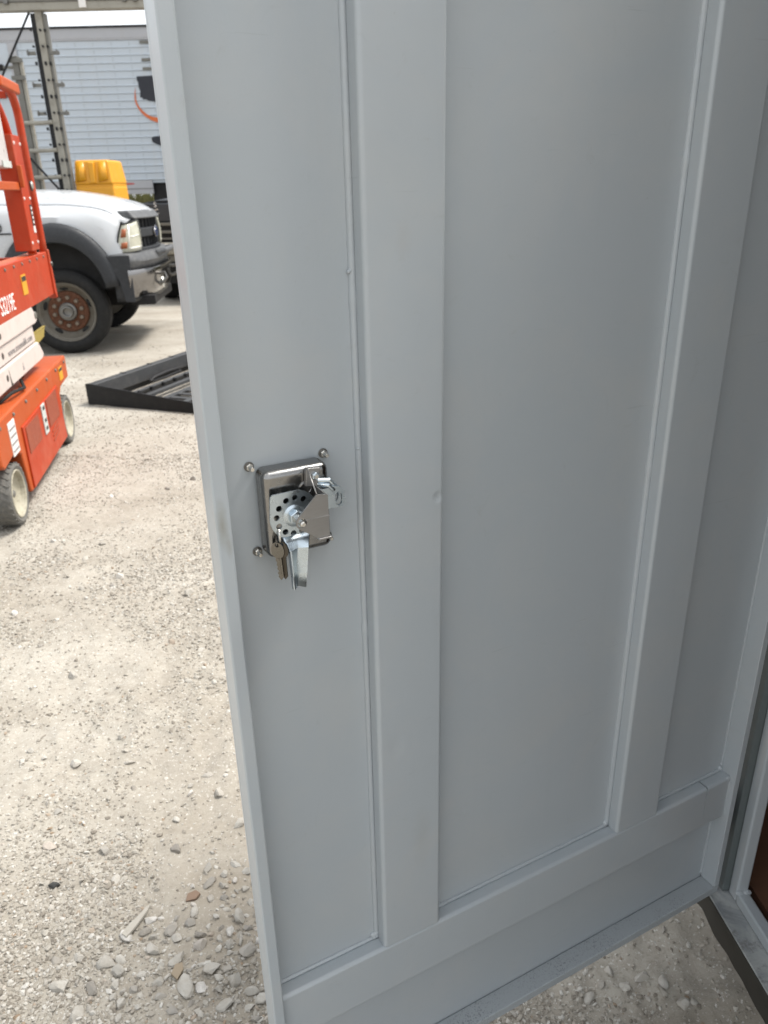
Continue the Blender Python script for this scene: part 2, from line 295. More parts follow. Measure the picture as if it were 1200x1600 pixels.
# ---------------------------------------------------------------- mesh helpers
class MB:
    def __init__(s): s.v = []; s.f = []
    def add(s, vs, fs):
        o = len(s.v); s.v += [tuple(p) for p in vs]; s.f += [tuple(i + o for i in f) for f in fs]; return s
    def box(s, x0, x1, y0, y1, z0, z1):
        return s.add([(x0, y0, z0), (x1, y0, z0), (x1, y1, z0), (x0, y1, z0), (x0, y0, z1), (x1, y0, z1), (x1, y1, z1), (x0, y1, z1)],
                     [(0, 3, 2, 1), (4, 5, 6, 7), (0, 1, 5, 4), (1, 2, 6, 5), (2, 3, 7, 6), (3, 0, 4, 7)])
    def prism(s, poly, a, b, axis='y'):
        """extrude a 2D outline; axis y: outline is (x,z); axis x: (y,z); axis z: (x,y)"""
        n = len(poly)
        def P(p, d):
            return (p[0], d, p[1]) if axis == 'y' else ((d, p[0], p[1]) if axis == 'x' else (p[0], p[1], d))
        ar = sum(poly[i][0] * poly[(i + 1) % n][1] - poly[(i + 1) % n][0] * poly[i][1] for i in range(n))
        if ar < 0: poly = poly[::-1]
        if axis == 'y': a, b = max(a, b), min(a, b)
        else: a, b = min(a, b), max(a, b)
        vs = [P(p, a) for p in poly] + [P(p, b) for p in poly]
        fs = [tuple(range(n))[::-1], tuple(range(n, 2 * n))] + [(i, (i + 1) % n, n + (i + 1) % n, n + i) for i in range(n)]
        return s.add(vs, fs)
    def bar(s, p, q, w, h, up=(0, 0, 1)):
        p = Vector(p); q = Vector(q); d = (q - p).normalized(); u = Vector(up)
        sd = d.cross(u).normalized(); u = sd.cross(d).normalized()
        c = [(-w / 2, -h / 2), (w / 2, -h / 2), (w / 2, h / 2), (-w / 2, h / 2)]
        vs = [p + sd * a + u * b for a, b in c] + [q + sd * a + u * b for a, b in c]
        return s.add(vs, [(0, 1, 2, 3), (7, 6, 5, 4), (0, 4, 5, 1), (1, 5, 6, 2), (2, 6, 7, 3), (3, 7, 4, 0)])
    def tube(s, pts, r, n=10, jitter=0.0, closed=False):
        pts = [Vector(p) for p in pts]; k = len(pts); vs = []; fs = []
        rs = r if isinstance(r, (list, tuple)) else [r] * k
        prev = None
        for i, p in enumerate(pts):
            if closed: d = pts[(i + 1) % k] - pts[i - 1]
            else: d = pts[min(i + 1, k - 1)] - pts[max(i - 1, 0)]
            d.normalize()
            if prev is None:
                u = Vector((0, 0, 1)) if abs(d.z) < 0.9 else Vector((1, 0, 0))
                u = (u - d * u.dot(d)).normalized()
            else: u = (prev - d * prev.dot(d)).normalized()
            prev = u; w = d.cross(u)
            rr = rs[i] * (1 + random.uniform(-jitter, jitter))
            for j in range(n):
                a = 2 * math.pi * j / n
                vs.append(p + (u * math.cos(a) + w * math.sin(a)) * rr)
        for i in range(k if closed else k - 1):
            i2 = (i + 1) % k
            for j in range(n):
                fs.append((i * n + j, i * n + (j + 1) % n, i2 * n + (j + 1) % n, i2 * n + j))
        if not closed: fs += [tuple(range(n))[::-1], tuple(range((k - 1) * n, k * n))]
        return s.add(vs, fs)
    def lathe(s, prof, n=32, origin=(0, 0, 0), axis=(0, 1, 0), closed=False):
        """prof: (radius, distance along axis)"""
        ax = Vector(axis).normalized(); o = Vector(origin)
        u = Vector((0, 0, 1)) if abs(ax.z) < 0.9 else Vector((1, 0, 0))
        u = (u - ax * u.dot(ax)).normalized(); w = ax.cross(u); vs = []; fs = []
        for r, h in prof:
            for j in range(n):
                a = 2 * math.pi * j / n
                vs.append(o + ax * h + (u * math.cos(a) + w * math.sin(a)) * r)
        m = len(prof)
        for i in range(m if closed else m - 1):
            i2 = (i + 1) % m
            for j in range(n):
                fs.append((i * n + j, i * n + (j + 1) % n, i2 * n + (j + 1) % n, i2 * n + j))
        if not closed: fs += [tuple(range(n))[::-1], tuple(range((m - 1) * n, m * n))]
        return s.add(vs, fs)
    def grid(s, rows):
        m = len(rows); n = len(rows[0]); vs = [p for r in rows for p in r]
        return s.add(vs, [(i * n + j, i * n + j + 1, (i + 1) * n + j + 1, (i + 1) * n + j) for i in range(m - 1) for j in range(n - 1)])
    def mesh(s, name):
        me = bpy.data.meshes.new(name); me.from_pydata(s.v, [], s.f); me.update(); return me
    def build(s, name, mat, parent=None, bevel=0.0, seg=2, smooth=35, fix=True, solid=0.0, sub=0, loc=None, wn=False):
        me = s.mesh(name)
        if fix:
            bm = bmesh.new(); bm.from_mesh(me); bmesh.ops.recalc_face_normals(bm, faces=bm.faces); bm.to_mesh(me); bm.free()
        me.materials.append(MAT[mat] if isinstance(mat, str) else mat)
        me.polygons.foreach_set('use_smooth', [True] * len(me.polygons))
        o = bpy.data.objects.new(name, me); col.objects.link(o); o.parent = parent
        if loc: o.location = loc
        if solid:
            md = o.modifiers.new('solid', 'SOLIDIFY'); md.thickness = solid; md.offset = -1
        if bevel:
            md = o.modifiers.new('bevel', 'BEVEL'); md.width = bevel; md.segments = seg; md.limit_method = 'ANGLE'; md.angle_limit = R(30); md.harden_normals = True
        elif smooth < 180:
            me.set_sharp_from_angle(angle=R(smooth))
        if wn:
            md = o.modifiers.new('wn', 'WEIGHTED_NORMAL'); md.keep_sharp = True; md.weight = 100
        if sub:
            md = o.modifiers.new('sub', 'SUBSURF'); md.levels = sub; md.render_levels = sub
        return o

def thing(name, label, cat, loc=(0, 0, 0), rz=0.0, group=None):
    o = bpy.data.objects.new(name, None); col.objects.link(o)
    o.location = loc; o.rotation_euler = (0, 0, rz); o['label'] = label; o['category'] = cat
    if group: o['group'] = group
    return o
def tag(o, label, cat, group=None):
    o['label'] = label; o['category'] = cat
    if group: o['group'] = group
    return o
def text(body, size, loc, rot, mat, parent, name='lettering', ext=0.0006, sx=1.0, shear=0.0):
    c = bpy.data.curves.new(name, 'FONT'); c.body = body; c.size = size; c.extrude = ext; c.shear = shear
    c.materials.append(MAT[mat])
    tmp = bpy.data.objects.new('tmp', c); col.objects.link(tmp)
    dg = bpy.context.evaluated_depsgraph_get(); me = bpy.data.meshes.new_from_object(tmp.evaluated_get(dg)); me.name = name
    bpy.data.objects.remove(tmp)
    if not me.materials: me.materials.append(MAT[mat])
    o = bpy.data.objects.new(name, me); col.objects.link(o); o.parent = parent
    o.location = loc; o.rotation_euler = rot; o.scale = (sx, 1, 1)
    return o
def copy_part(o, parent, loc=None, name=None):
    c = o.copy(); col.objects.link(c); c.parent = parent
    if loc is not None: c.location = loc
    return c
def arc(cx, cz, r, a0, a1, n):
    return [(cx + r * math.cos(R(a0 + (a1 - a0) * i / n)), cz + r * math.sin(R(a0 + (a1 - a0) * i / n))) for i in range(n + 1)]

# ---------------------------------------------------------------- ground
def hash2(ix, iy, seed):
    h = (ix.astype(np.int64) * 374761393 + iy.astype(np.int64) * 668265263 + seed * 1274126177) & 0xffffffff
    h = ((h ^ (h >> 13)) * 1274126177) & 0xffffffff
    return ((h ^ (h >> 16)) & 0xffff) / 65535.0
def vnoise(x, y, sc, seed):
    x = np.asarray(x, float) * sc; y = np.asarray(y, float) * sc
    ix = np.floor(x); iy = np.floor(y); fx = x - ix; fy = y - iy
    fx = fx * fx * (3 - 2 * fx); fy = fy * fy * (3 - 2 * fy)
    a = hash2(ix, iy, seed); b = hash2(ix + 1, iy, seed); c = hash2(ix, iy + 1, seed); d = hash2(ix + 1, iy + 1, seed)
    return (a * (1 - fx) + b * fx) * (1 - fy) + (c * (1 - fx) + d * fx) * fy - 0.5
def ground_h(x, y):
    x = np.asarray(x, float); y = np.asarray(y, float)
    near = np.clip(1.0 - np.hypot(x, y - 2) / 9.0, 0.0, 1.0)
    h = 0.020 * vnoise(x, y, 0.9, 1) + 0.016 * vnoise(x, y, 2.7, 2) + near * (0.012 * vnoise(x, y, 7, 3) + 0.013 * vnoise(x, y, 17, 4) * (0.5 + vnoise(x, y, 1.6, 14)) * 2 + 0.011 * vnoise(x, y, 38, 5))
    flat = np.clip((y - 3.0) / 1.2, 0, 1)               # packed level where the machines stand
    h = h * (1 - 0.72 * flat) - 0.004 * flat
    # gravel heaped against the foot of the shed
    d = (0.674 + (1.163 - y) * 0.0995) - x
    h = h + 0.042 * np.clip(1 - d / 0.55, 0, 1) ** 1.5 * np.clip(1 - np.abs(y - 0.6) / 2.2, 0, 1)
    return h
def axis_coords(lo, hi, step, far, grow=1.22):
    c = list(np.arange(lo, hi, step)); s = step
    a = [lo]; 
    while a[-1] > -far: s *= grow; a.append(a[-1] - s)
    s = step; b = [hi]
    while b[-1] < far: s *= grow; b.append(b[-1] + s)
    return np.array(sorted(a[1:] + c + b))
gx = axis_coords(-2.7, 0.95, 0.013, 600); gy = axis_coords(0.7, 4.2, 0.013, 900)
X, Y = np.meshgrid(gx, gy); Z = ground_h(X, Y)
V = np.stack([X, Y, Z], -1).reshape(-1, 3)
nx, ny = len(gx), len(gy)
I = (np.arange(ny - 1)[:, None] * nx + np.arange(nx - 1)[None, :]).ravel()
F = np.stack([I, I + 1, I + nx + 1, I + nx], -1)
def np_mesh(name, V, F):
    me = bpy.data.meshes.new(name); k = F.shape[1]
    me.vertices.add(len(V)); me.vertices.foreach_set('co', V.astype(np.float32).ravel())
    me.loops.add(F.size); me.loops.foreach_set('vertex_index', F.astype(np.int32).ravel())
    me.polygons.add(len(F)); me.polygons.foreach_set('loop_start', np.arange(0, F.size, k, dtype=np.int32))
    me.update(calc_edges=True); me.validate(); return me
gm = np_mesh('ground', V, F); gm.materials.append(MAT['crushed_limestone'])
gm.polygons.foreach_set('use_smooth', [True] * len(gm.polygons))
ground = bpy.data.objects.new('ground', gm); col.objects.link(ground); ground['kind'] = 'structure'
ground['label'] = 'pale crushed limestone yard with scattered gravel'

def stone_mesh(seed, sub=1):
    rs = np.random.RandomState(seed)
    bm = bmesh.new(); bmesh.ops.create_icosphere(bm, subdivisions=sub, radius=1.0)
    planes = rs.normal(size=(11, 3)); planes /= np.linalg.norm(planes, axis=1)[:, None]; off = rs.uniform(0.42, 0.82, 11)
    for v in bm.verts:
        p = np.array(v.co)
        for n_, o_ in zip(planes, off):
            dd = p @ n_ - o_
            if dd > 0: p = p - n_ * dd
        v.co = p * (1 + rs.uniform(-0.04, 0.04)) * 1.25
    sc = (1.0, rs.uniform(0.6, 0.85), rs.uniform(0.42, 0.65))
    for v in bm.verts: v.co = (v.co[0] * sc[0], v.co[1] * sc[1], v.co[2] * sc[2])
    vs = np.array([v.co[:] for v in bm.verts]); fs = np.array([[v.index for v in f.verts] for f in bm.faces]); bm.free()
    return vs, fs
protos = [stone_mesh(100 + i) for i in range(10)]
def in_shed(x, y):
    return x > 0.674 + (1.163 - y) * 0.0995 - 0.006
def scatter(n, ylo, yhi, size_lo, size_hi, sel=None, pw=2.2):
    y = np.random.uniform(ylo, yhi, n * 4); x = np.random.uniform(-1.0, 1.0, n * 4)
    xl = -1.0 * y - 0.5; xr = np.minimum(0.72, -0.02 * y + 0.72)
    x = xl + (x * 0.5 + 0.5) * (xr - xl)
    keep = ~in_shed(x, y)
    keep &= np.random.rand(len(x)) < np.clip((x - xl) / (0.32 * y + 0.35), 0.0, 1.0) ** 1.5   # thins out sideways
    # clumps and bare packed patches
    dens = np.clip(0.50 + 1.6 * vnoise(x, y, 1.3, 11) + 1.0 * vnoise(x, y, 4.5, 12) + 0.4 * vnoise(x, y, 12, 13), 0.07, 1)
    keep &= np.random.rand(len(x)) < dens
    x = x[keep][:n]; y = y[keep][:n]
    r = size_lo + (size_hi - size_lo) * np.random.rand(len(x)) ** pw
    return x, y, r
def pebbles(sets):
    Vs = []; Fs = []; off = 0
    for x, y, r in sets:
        z = ground_h(x, y)
        kind = np.random.randint(0, len(protos), len(x)); ang = np.random.uniform(0, 2 * np.pi, len(x))
        tilt = np.random.normal(0, 0.25, (2, len(x)))
        for k in range(len(protos)):
            m = kind == k
            if not m.any(): continue
            pv, pf = protos[k]; c = np.cos(ang[m])[:, None]; s_ = np.sin(ang[m])[:, None]; rr = r[m][:, None]
            px = pv[None, :, 0]; py = pv[None, :, 1]; pz = pv[None, :, 2] + px * tilt[0][m][:, None] + py * tilt[1][m][:, None]
            vx = x[m][:, None] + rr * (px * c - py * s_); vy = y[m][:, None] + rr * (px * s_ + py * c); vz = z[m][:, None] + rr * (pz + 0.08)
            Vv = np.stack([vx, vy, vz], -1).reshape(-1, 3); cnt = m.sum()
            Ff = (pf[None] + (np.arange(cnt) * len(pv))[:, None, None]).reshape(-1, 3) + off
            Vs.append(Vv); Fs.append(Ff); off += len(Vv)
    return np.concatenate(Vs), np.concatenate(Fs)
sets = [scatter(58000, 0.75, 2.6, 0.0016, 0.0062), scatter(38000, 2.3, 4.6, 0.0026, 0.0085), scatter(20000, 4.3, 9.5, 0.004, 0.0115), scatter(9000, 0.75, 3.2, 0.0045, 0.010)]
V, F = pebbles(sets)
pm = np_mesh('gravel', V, F); pm.polygons.foreach_set('use_smooth', [False] * len(pm.polygons)); pm.materials.append(MAT['gravel_stone'])
gr = bpy.data.objects.new('gravel', pm); col.objects.link(gr); gr.parent = ground; gr['kind'] = 'stuff'
# the larger stones that can be picked out one by one
smesh = []
for i in range(9):
    vs_, fs_ = stone_mesh(300 + i, 2)
    me = np_mesh('stone', vs_, fs_); me.polygons.foreach_set('use_smooth', [False] * len(me.polygons)); me.materials.append(MAT['loose_stone']); smesh.append(me)
def put_stone(x, y, r, k=None, flat=1.0, sink=None):
    sink = random.uniform(0.0, 0.28) if sink is None else sink
    o = bpy.data.objects.new('stone', smesh[k if k is not None else random.randrange(9)]); col.objects.link(o); o.parent = ground
    o.location = (x, y, float(ground_h(x, y)) + r * (0.3 - sink)); o.scale = (r, r, r * flat)
    o.rotation_euler = (random.gauss(0, 0.25), random.gauss(0, 0.25), random.uniform(0, 6.28))
placed = []
def try_stone(x, y, r):
    if in_shed(x + r, y): return False
    for a, b, c in placed:
        if (a - x) ** 2 + (b - y) ** 2 < (r + c) ** 2 * 0.8: return False
    placed.append((x, y, r)); put_stone(x, y, r); return True
# a heap of bigger stones beside the foot of the door, then a thin scatter
for (x, y, r) in ((-0.496, 1.204, 0.017), (-0.463, 1.127, 0.019), (-0.431, 1.062, 0.023), (-0.344, 1.024, 0.018), (-0.520, 1.150, 0.018), (-0.583, 1.133, 0.013), (-0.723, 1.133, 0.014), (-0.512, 1.688, 0.017), (-0.471, 1.617, 0.017), (-0.856, 1.444, 0.018)):
    try_stone(x, y, r)
clumps = [(-0.47, 1.16), (-0.42, 1.08), (-0.40, 1.25), (-0.33, 1.16), (-0.52, 1.03), (-0.30, 1.05), (-0.36, 1.34), (-0.60, 1.05), (-0.28, 1.27)]
n = 0
while n < 130:
    cx_, cy_ = random.choice(clumps); x = random.gauss(cx_, 0.055); y = random.gauss(cy_, 0.06)
    if y > 0.93: n += try_stone(x, y, 0.007 + 0.014 * random.random() ** 1.7)
n = 0
while n < 65:
    y = random.uniform(0.98, 1.42); x = random.uniform(0.05, 0.6)
    n += try_stone(x, y, random.uniform(0.007, 0.018))
n = 0
while n < 95:
    y = 1.1 + 3.6 * random.random() ** 1.5; x = random.uniform(-0.62 * y, -0.05 * y)
    n += try_stone(x, y, random.uniform(0.008, 0.013 + 0.004 * y))

o = MB().prism([(-0.040, -0.009), (-0.01, -0.010), (0.030, -0.007), (0.044, -0.003), (0.036, 0.003), (0.004, 0.004), (-0.004, 0.008), (-0.038, 0.008)], 0, 0.007, 'z').build('wood_splinter', 'dry_wood', bevel=0.0012)
o.location = (-0.574, 1.215, float(ground_h(-0.574, 1.215)) + 0.006); o.rotation_euler = (-0.06, -0.05, R(64))
tag(o, 'flat weathered wood splinter lying on the gravel', 'wood splinter')
vs_, fs_ = stone_mesh(77, 2)
o = bpy.data.objects.new('tar_lump', np_mesh('tar_lump', vs_, fs_)); o.data.materials.append(MAT['tar_lump']); col.objects.link(o)
o.data.polygons.foreach_set('use_smooth', [False] * len(o.data.polygons))
o.location = (-0.802, 1.322, float(ground_h(-0.802, 1.322)) + 0.004); o.scale = (0.013, 0.011, 0.012)
tag(o, 'small black lump on the pale gravel near the left edge', 'lump')
for (x, y, a, m_, lab) in ((-0.463, 1.281, 20, 'brick_red', 'reddish brown brick shard among the stones beside the door'), (-0.454, 1.095, 75, 'tan_shard', 'flat tan shard between the grey stones near the bottom')):
    o = MB().prism([(-0.017, -0.008), (0.006, -0.011), (0.018, -0.002), (0.010, 0.010), (-0.010, 0.009)], 0, 0.008, 'z').build('shard', m_, bevel=0.001)
    o.location = (x, y, float(ground_h(x, y)) + 0.004); o.rotation_euler = (0.18, -0.12, R(a)); tag(o, lab, 'shard')

# ---------------------------------------------------------------- steel shed with the door opening
SHED_RZ = R(5.68)
shed = thing('steel_shed', 'grey painted steel shed with an open doorway, dark brown inside', 'shed', (0.674, 1.163, 0), SHED_RZ)
Y0, Y1, ZT = -0.985, 0.044, 2.12          # opening along the wall, head height
MB().box(0, 0.09, -1.17, 0.55, 0.0, 0.094).build('sill_beam', 'sill_edge', shed, bevel=0.003)
MB().box(0.0015, 0.075, Y0, 0.119, 0.0955, 0.1).build('sill', 'worn_sill', shed, bevel=0.002)
# stop frame: square tube set back behind the sill; the hinge gap is backed in black
YS = 0.0135
MB().box(0.045, 0.0715, Y0, YS - 0.0285, 0.1005, 0.128).build('stop_bar', 'grey_paint', shed, bevel=0.005, seg=3)
MB().box(0.045, 0.0715, YS - 0.0280, YS, 0.1005, ZT).build('stop_bar', 'grey_paint', shed, bevel=0.005, seg=3)
MB().box(0.045, 0.0715, Y0 + 0.0005, Y0 + 0.03, 0.129, ZT).build('stop_bar', 'grey_paint', shed, bevel=0.005, seg=3)
b = MB()
for k in range(8): b.lathe([(0.0004, -0.003), (0.0042, -0.001), (0.0048, 0.002), (0.0004, 0.004)], 10, (0.0455 + k * 0.0036, YS - 0.0290 - random.uniform(0, 0.002), 0.1275 + random.uniform(-.001, .001)), (0, -0.5, 1))
b.build('weld_bead', 'grey_paint', shed)
MB().box(0.0320, 0.0740, YS + 0.0005, 0.12, 0.1005, ZT + 0.08).build('jamb', 'dark_grey_green', shed, bevel=0.002)
MB().box(0.0005, 0.0315, 0.075, 0.12, 0.1005, ZT + 0.08).build('hinge_gap_black', 'black_void', shed)  # black block added to paint the deep shade of the hinge gap
MB().box(0.0, 0.05, Y0 - 0.076, Y0, 0.095, ZT + 0.08).build('jamb', 'grey_paint', shed, bevel=0.003)
MB().box(0.0, 0.05, Y0 + 0.0005, YS, ZT + 0.0005, ZT + 0.08).build('lintel', 'grey_paint', shed, bevel=0.003)
# a small shed little longer than its doorway; unseen size set for its shade
SY0, SY1, SX1, SZ = -1.17, 0.55, 1.55, 2.24
MB().box(0.003, 0.045, 0.121, SY1, 0.095, SZ).build('wall', 'grey_paint', shed)
MB().box(0.003, 0.045, SY0, Y0 - 0.077, 0.095, SZ).build('wall', 'grey_paint', shed)
MB().box(0.003, 0.045, Y0 - 0.076, 0.120, ZT + 0.081, SZ).build('wall', 'grey_paint', shed)
MB().box(0.046, SX1, SY1 - 0.04, SY1, 0.0, SZ).build('wall', 'grey_paint', shed)
MB().box(0.046, SX1, SY0, SY0 + 0.04, 0.0, SZ).build('wall', 'grey_paint', shed)
MB().box(SX1 + 0.001, SX1 + 0.04, SY0, SY1, 0.0, SZ).build('wall', 'grey_paint', shed)
MB().box(-0.05, SX1 + 0.08, SY0 - 0.05, SY1 + 0.05, SZ + 0.001, SZ + 0.06).build('roof', 'grey_paint', shed, bevel=0.006)
MB().box(0.0925, SX1 - 0.01, SY0 + 0.05, SY1 - 0.05, 0.03, 0.112).build('floor', 'dark_plywood', shed)
MB().box(0.097, SX1 - 0.04, SY1 - 0.06, SY1 - 0.045, 0.113, SZ - 0.01).build('lining', 'dark_plywood', shed)
MB().box(0.097, SX1 - 0.04, SY0 + 0.045, SY0 + 0.06, 0.113, SZ - 0.01).build('lining', 'dark_plywood', shed)
MB().box(SX1 - 0.03, SX1 - 0.005, SY0 + 0.045, SY1 - 0.045, 0.113, SZ - 0.01).build('lining', 'dark_plywood', shed)
MB().box(0.075, 0.095, 0.125, SY1 - 0.062, 0.113, SZ - 0.01).build('lining', 'dark_plywood', shed)

# ---------------------------------------------------------------- the open door
DOOR_RZ = R(27.05)
door = thing('steel_door', 'open grey painted steel door, inner face with welded tube stiffeners', 'door', (0.6725, 1.159, 0), DOOR_RZ)
# local x: along the door from the hinge (0) to the free edge (-0.95); local y: depth behind the front plane; z: height
SL, SR, ZB, ZTOP, SHEET, BACK = -0.9515, 0.0165, 0.1165, 2.08, 0.036, 0.041
MB().box(SL + 0.003, SR - 0.003, SHEET, BACK, ZB + 0.003, ZTOP - 0.003).build('panel', 'grey_paint', door)
MB().box(SL, -0.9350, 0, 0.0355, ZB + 0.0195, ZTOP).build('edge_rail', 'grey_paint_edge', door, bevel=0.0028, seg=3)
MB().box(SL + 0.0005, SL + 0.003, 0.0357, BACK, ZB, ZTOP).build('edge_strip', 'grey_paint', door)
MB().box(0.0015, SR, 0, 0.0355, ZB + 0.0195, ZTOP).build('edge_rail', 'grey_paint', door, bevel=0.0018, seg=2)
MB().box(SL, SR, 0.0003, 0.0355, ZB, ZB + 0.0190).build('edge_rail', 'grey_paint_dusty', door, bevel=0.002, seg=2)
MB().box(-0.9345, 0.001, 0, 0.0355, ZTOP - 0.02, ZTOP).build('edge_rail', 'grey_paint', door, bevel=0.002)
RZ0, RZ1, TF = 0.3225, 0.4235, 0.0100
def rr(a0, a1, b0, b1, r, n=5):
    pts = []
    for ca, cb, st in ((a1 - r, b1 - r, 0), (a0 + r, b1 - r, 90), (a0 + r, b0 + r, 180), (a1 - r, b0 + r, 270)):
        pts += [(ca + r * math.cos(R(st + 90 * i / n)), cb + r * math.sin(R(st + 90 * i / n))) for i in range(n + 1)]
    return pts
def tubebox(name, x0, x1, z0, z1):
    return MB().prism(rr(x0, x1, TF, SHEET - 0.0003, 0.0060), z0, z1, 'z').build(name, 'grey_paint', door, smooth=40, wn=True)
def railbox(name, x0, x1, z0, z1, mat='grey_paint', d=0.0):
    return MB().prism(rr(TF + d, SHEET - 0.0003, z0, z1, 0.0060), x0, x1, 'x').build(name, mat, door, smooth=40, wn=True)
railbox('bottom_rail', -0.9346, -0.0640, RZ0, RZ1)
re_ = railbox('rail_end', -0.0632, 0.0010, RZ0, RZ1, d=0.0002)
for v in re_.data.vertices:            # the joint opens towards the top
    if v.co.x < -0.06: v.co.x = -0.0640 + 0.0034 * max(0.0, (v.co.z - (RZ0 + 0.035)) / (RZ1 - RZ0 - 0.035))
MB().box(-0.0645, -0.0600, TF + 0.0035, SHEET - 0.001, RZ0 + 0.045, RZ1 - 0.003).build('joint_gap', 'black_void', door)
o = tubebox('stiffener', -0.7665, -0.6670, RZ1 + 0.0008, 1.93); o.data.materials[0] = MAT['grey_paint_dented']
tubebox('stiffener', -0.2960, -0.1945, RZ1 + 0.0008, 1.93)
railbox('top_rail', -0.9346, 0.0010, 1.931, 2.03)
def weld(p, q, r=0.0042, step=0.006, gaps=()):
    p = Vector(p); q = Vector(q); L = (q - p).length; k = max(2, int(L / step)); pts = []; rs = []
    for i in range(k + 1):
        tt = i / k
        pts.append(p.lerp(q, tt) + Vector((random.uniform(-.00012, .00012), random.uniform(-.00012, .00012), 0)))
        rs.append(r * (0.96 + random.uniform(-0.035, 0.035) + 0.06 * math.sin(tt * 9 + p.x * 5) + 0.45 * max(0, math.sin(tt * 23 + p.x * 9) - 0.985) * 60 * random.uniform(0.2, 0.5)))
    MB().tube(pts, rs, 8).build('weld_bead', 'grey_paint', door, smooth=180)
WY = SHEET - 0.0008
weld((-0.7678, WY + 0.0008, RZ1 + 0.004), (-0.7678, WY + 0.0008, 1.93), 0.0050)
weld((-0.2974, WY + 0.0008, RZ1 + 0.004), (-0.2974, WY + 0.0008, 1.93), 0.0054)
weld((-0.6660, WY, RZ1 + 0.004), (-0.6660, WY, 1.93), 0.0030)
weld((-0.930, WY, RZ1 + 0.001), (-0.772, WY, RZ1 + 0.001), 0.0036)
weld((-0.662, WY, RZ1 + 0.001), (-0.300, WY, RZ1 + 0.001), 0.0036)
weld((-0.190, WY, RZ1 + 0.001), (-0.004, WY, RZ1 + 0.001), 0.0036)
weld((0.0010, WY, 0.142), (0.0010, WY, RZ0 - 0.002), 0.0030)
weld((0.0010, WY, RZ1 + 0.004), (0.0010, WY, 2.05), 0.0026)
def blob(x, z, y=None, r=0.006):
    b = MB()
    for i in range(5):
        b.lathe([(0.0004, -r * .6), (r * .8, -r * .3), (r * .9, 0), (r * .5, r * .5), (0.0004, r * .62)], 9, (x + random.uniform(-.004, .004), (y if y is not None else WY) - random.uniform(0, .002), z + random.uniform(-.004, .004)), (0, -1, 0))
    b.build('weld_bead', 'grey_paint', door, smooth=180)
blob(-0.7705, RZ1 + 0.006); blob(-0.300, RZ1 + 0.006); blob(-0.001, RZ1 + 0.004); blob(-0.001, RZ1 - 0.006, TF + 0.004, 0.005)
blob(-0.7695, 1.222, None, 0.0034); blob(-0.7695, 1.42, None, 0.003)
MB().tube([(0.0012, TF + 0.002, RZ0 + 0.004), (0.0012, TF + 0.001, RZ1 - 0.008)], 0.0032, 8).build('weld_bead', 'grey_paint', door)
# hinge knuckles on the hidden back edge
for z in (0.32, 1.1, 1.9):
    MB().lathe([(0.010, -0.05), (0.011, -0.048), (0.011, 0.048), (0.010, 0.05)], 16, (SR + 0.006, BACK + 0.006, z), (0, 0, 1)).build('hinge', 'grey_paint', door)

# ---- latch: stamped stainless dish with plated cam, paddle, folded bracket and rod clevis
LX0, LX1, LZ0, LZ1 = -0.8955, -0.8185, 1.1245, 1.2265
case = MB().box(LX0, LX1, 0.0060, SHEET + 0.001, LZ0, LZ1).build('latch_case', 'stainless', door, bevel=0.0085, seg=5)
case['label'] = 'brushed stainless latch housing bolted to the door'
def lp(m, name, mat, **kw): return m.build(name, mat, case, **kw)
for (bx, bz) in ((-0.9003, 1.2270), (-0.8131, 1.2275), (-0.8998, 1.1252), (-0.8131, 1.1252)):
    b = lp(MB().lathe([(0.0052, 0), (0.0056, 0.0008), (0.0056, 0.0014), (0.003, 0.0016)], 20, (bx, SHEET, bz), (0, -1, 0)), 'washer', 'dark_steel')
    lp(MB().lathe([(0.0041, 0.0014), (0.0044, 0.002), (0.0044, 0.0046), (0.0038, 0.0054)], 6, (bx, SHEET, bz), (0, -1, 0)), 'nut', 'bolt_steel', bevel=0.0004)
    lp(MB().lathe([(0.0026, 0.004), (0.0027, 0.0125), (0.0021, 0.0135)], 14, (bx, SHEET, bz), (0, -1, 0)), 'bolt', 'bolt_steel')
# round boss stamped in the case face
lp(MB().lathe([(0.0085, 0.0), (0.008, 0.0012), (0.0065, 0.0016), (0.006, 0.0008)], 28, (-0.8478, 0.0062, 1.2016), (0, -1, 0)), 'boss', 'stainless')
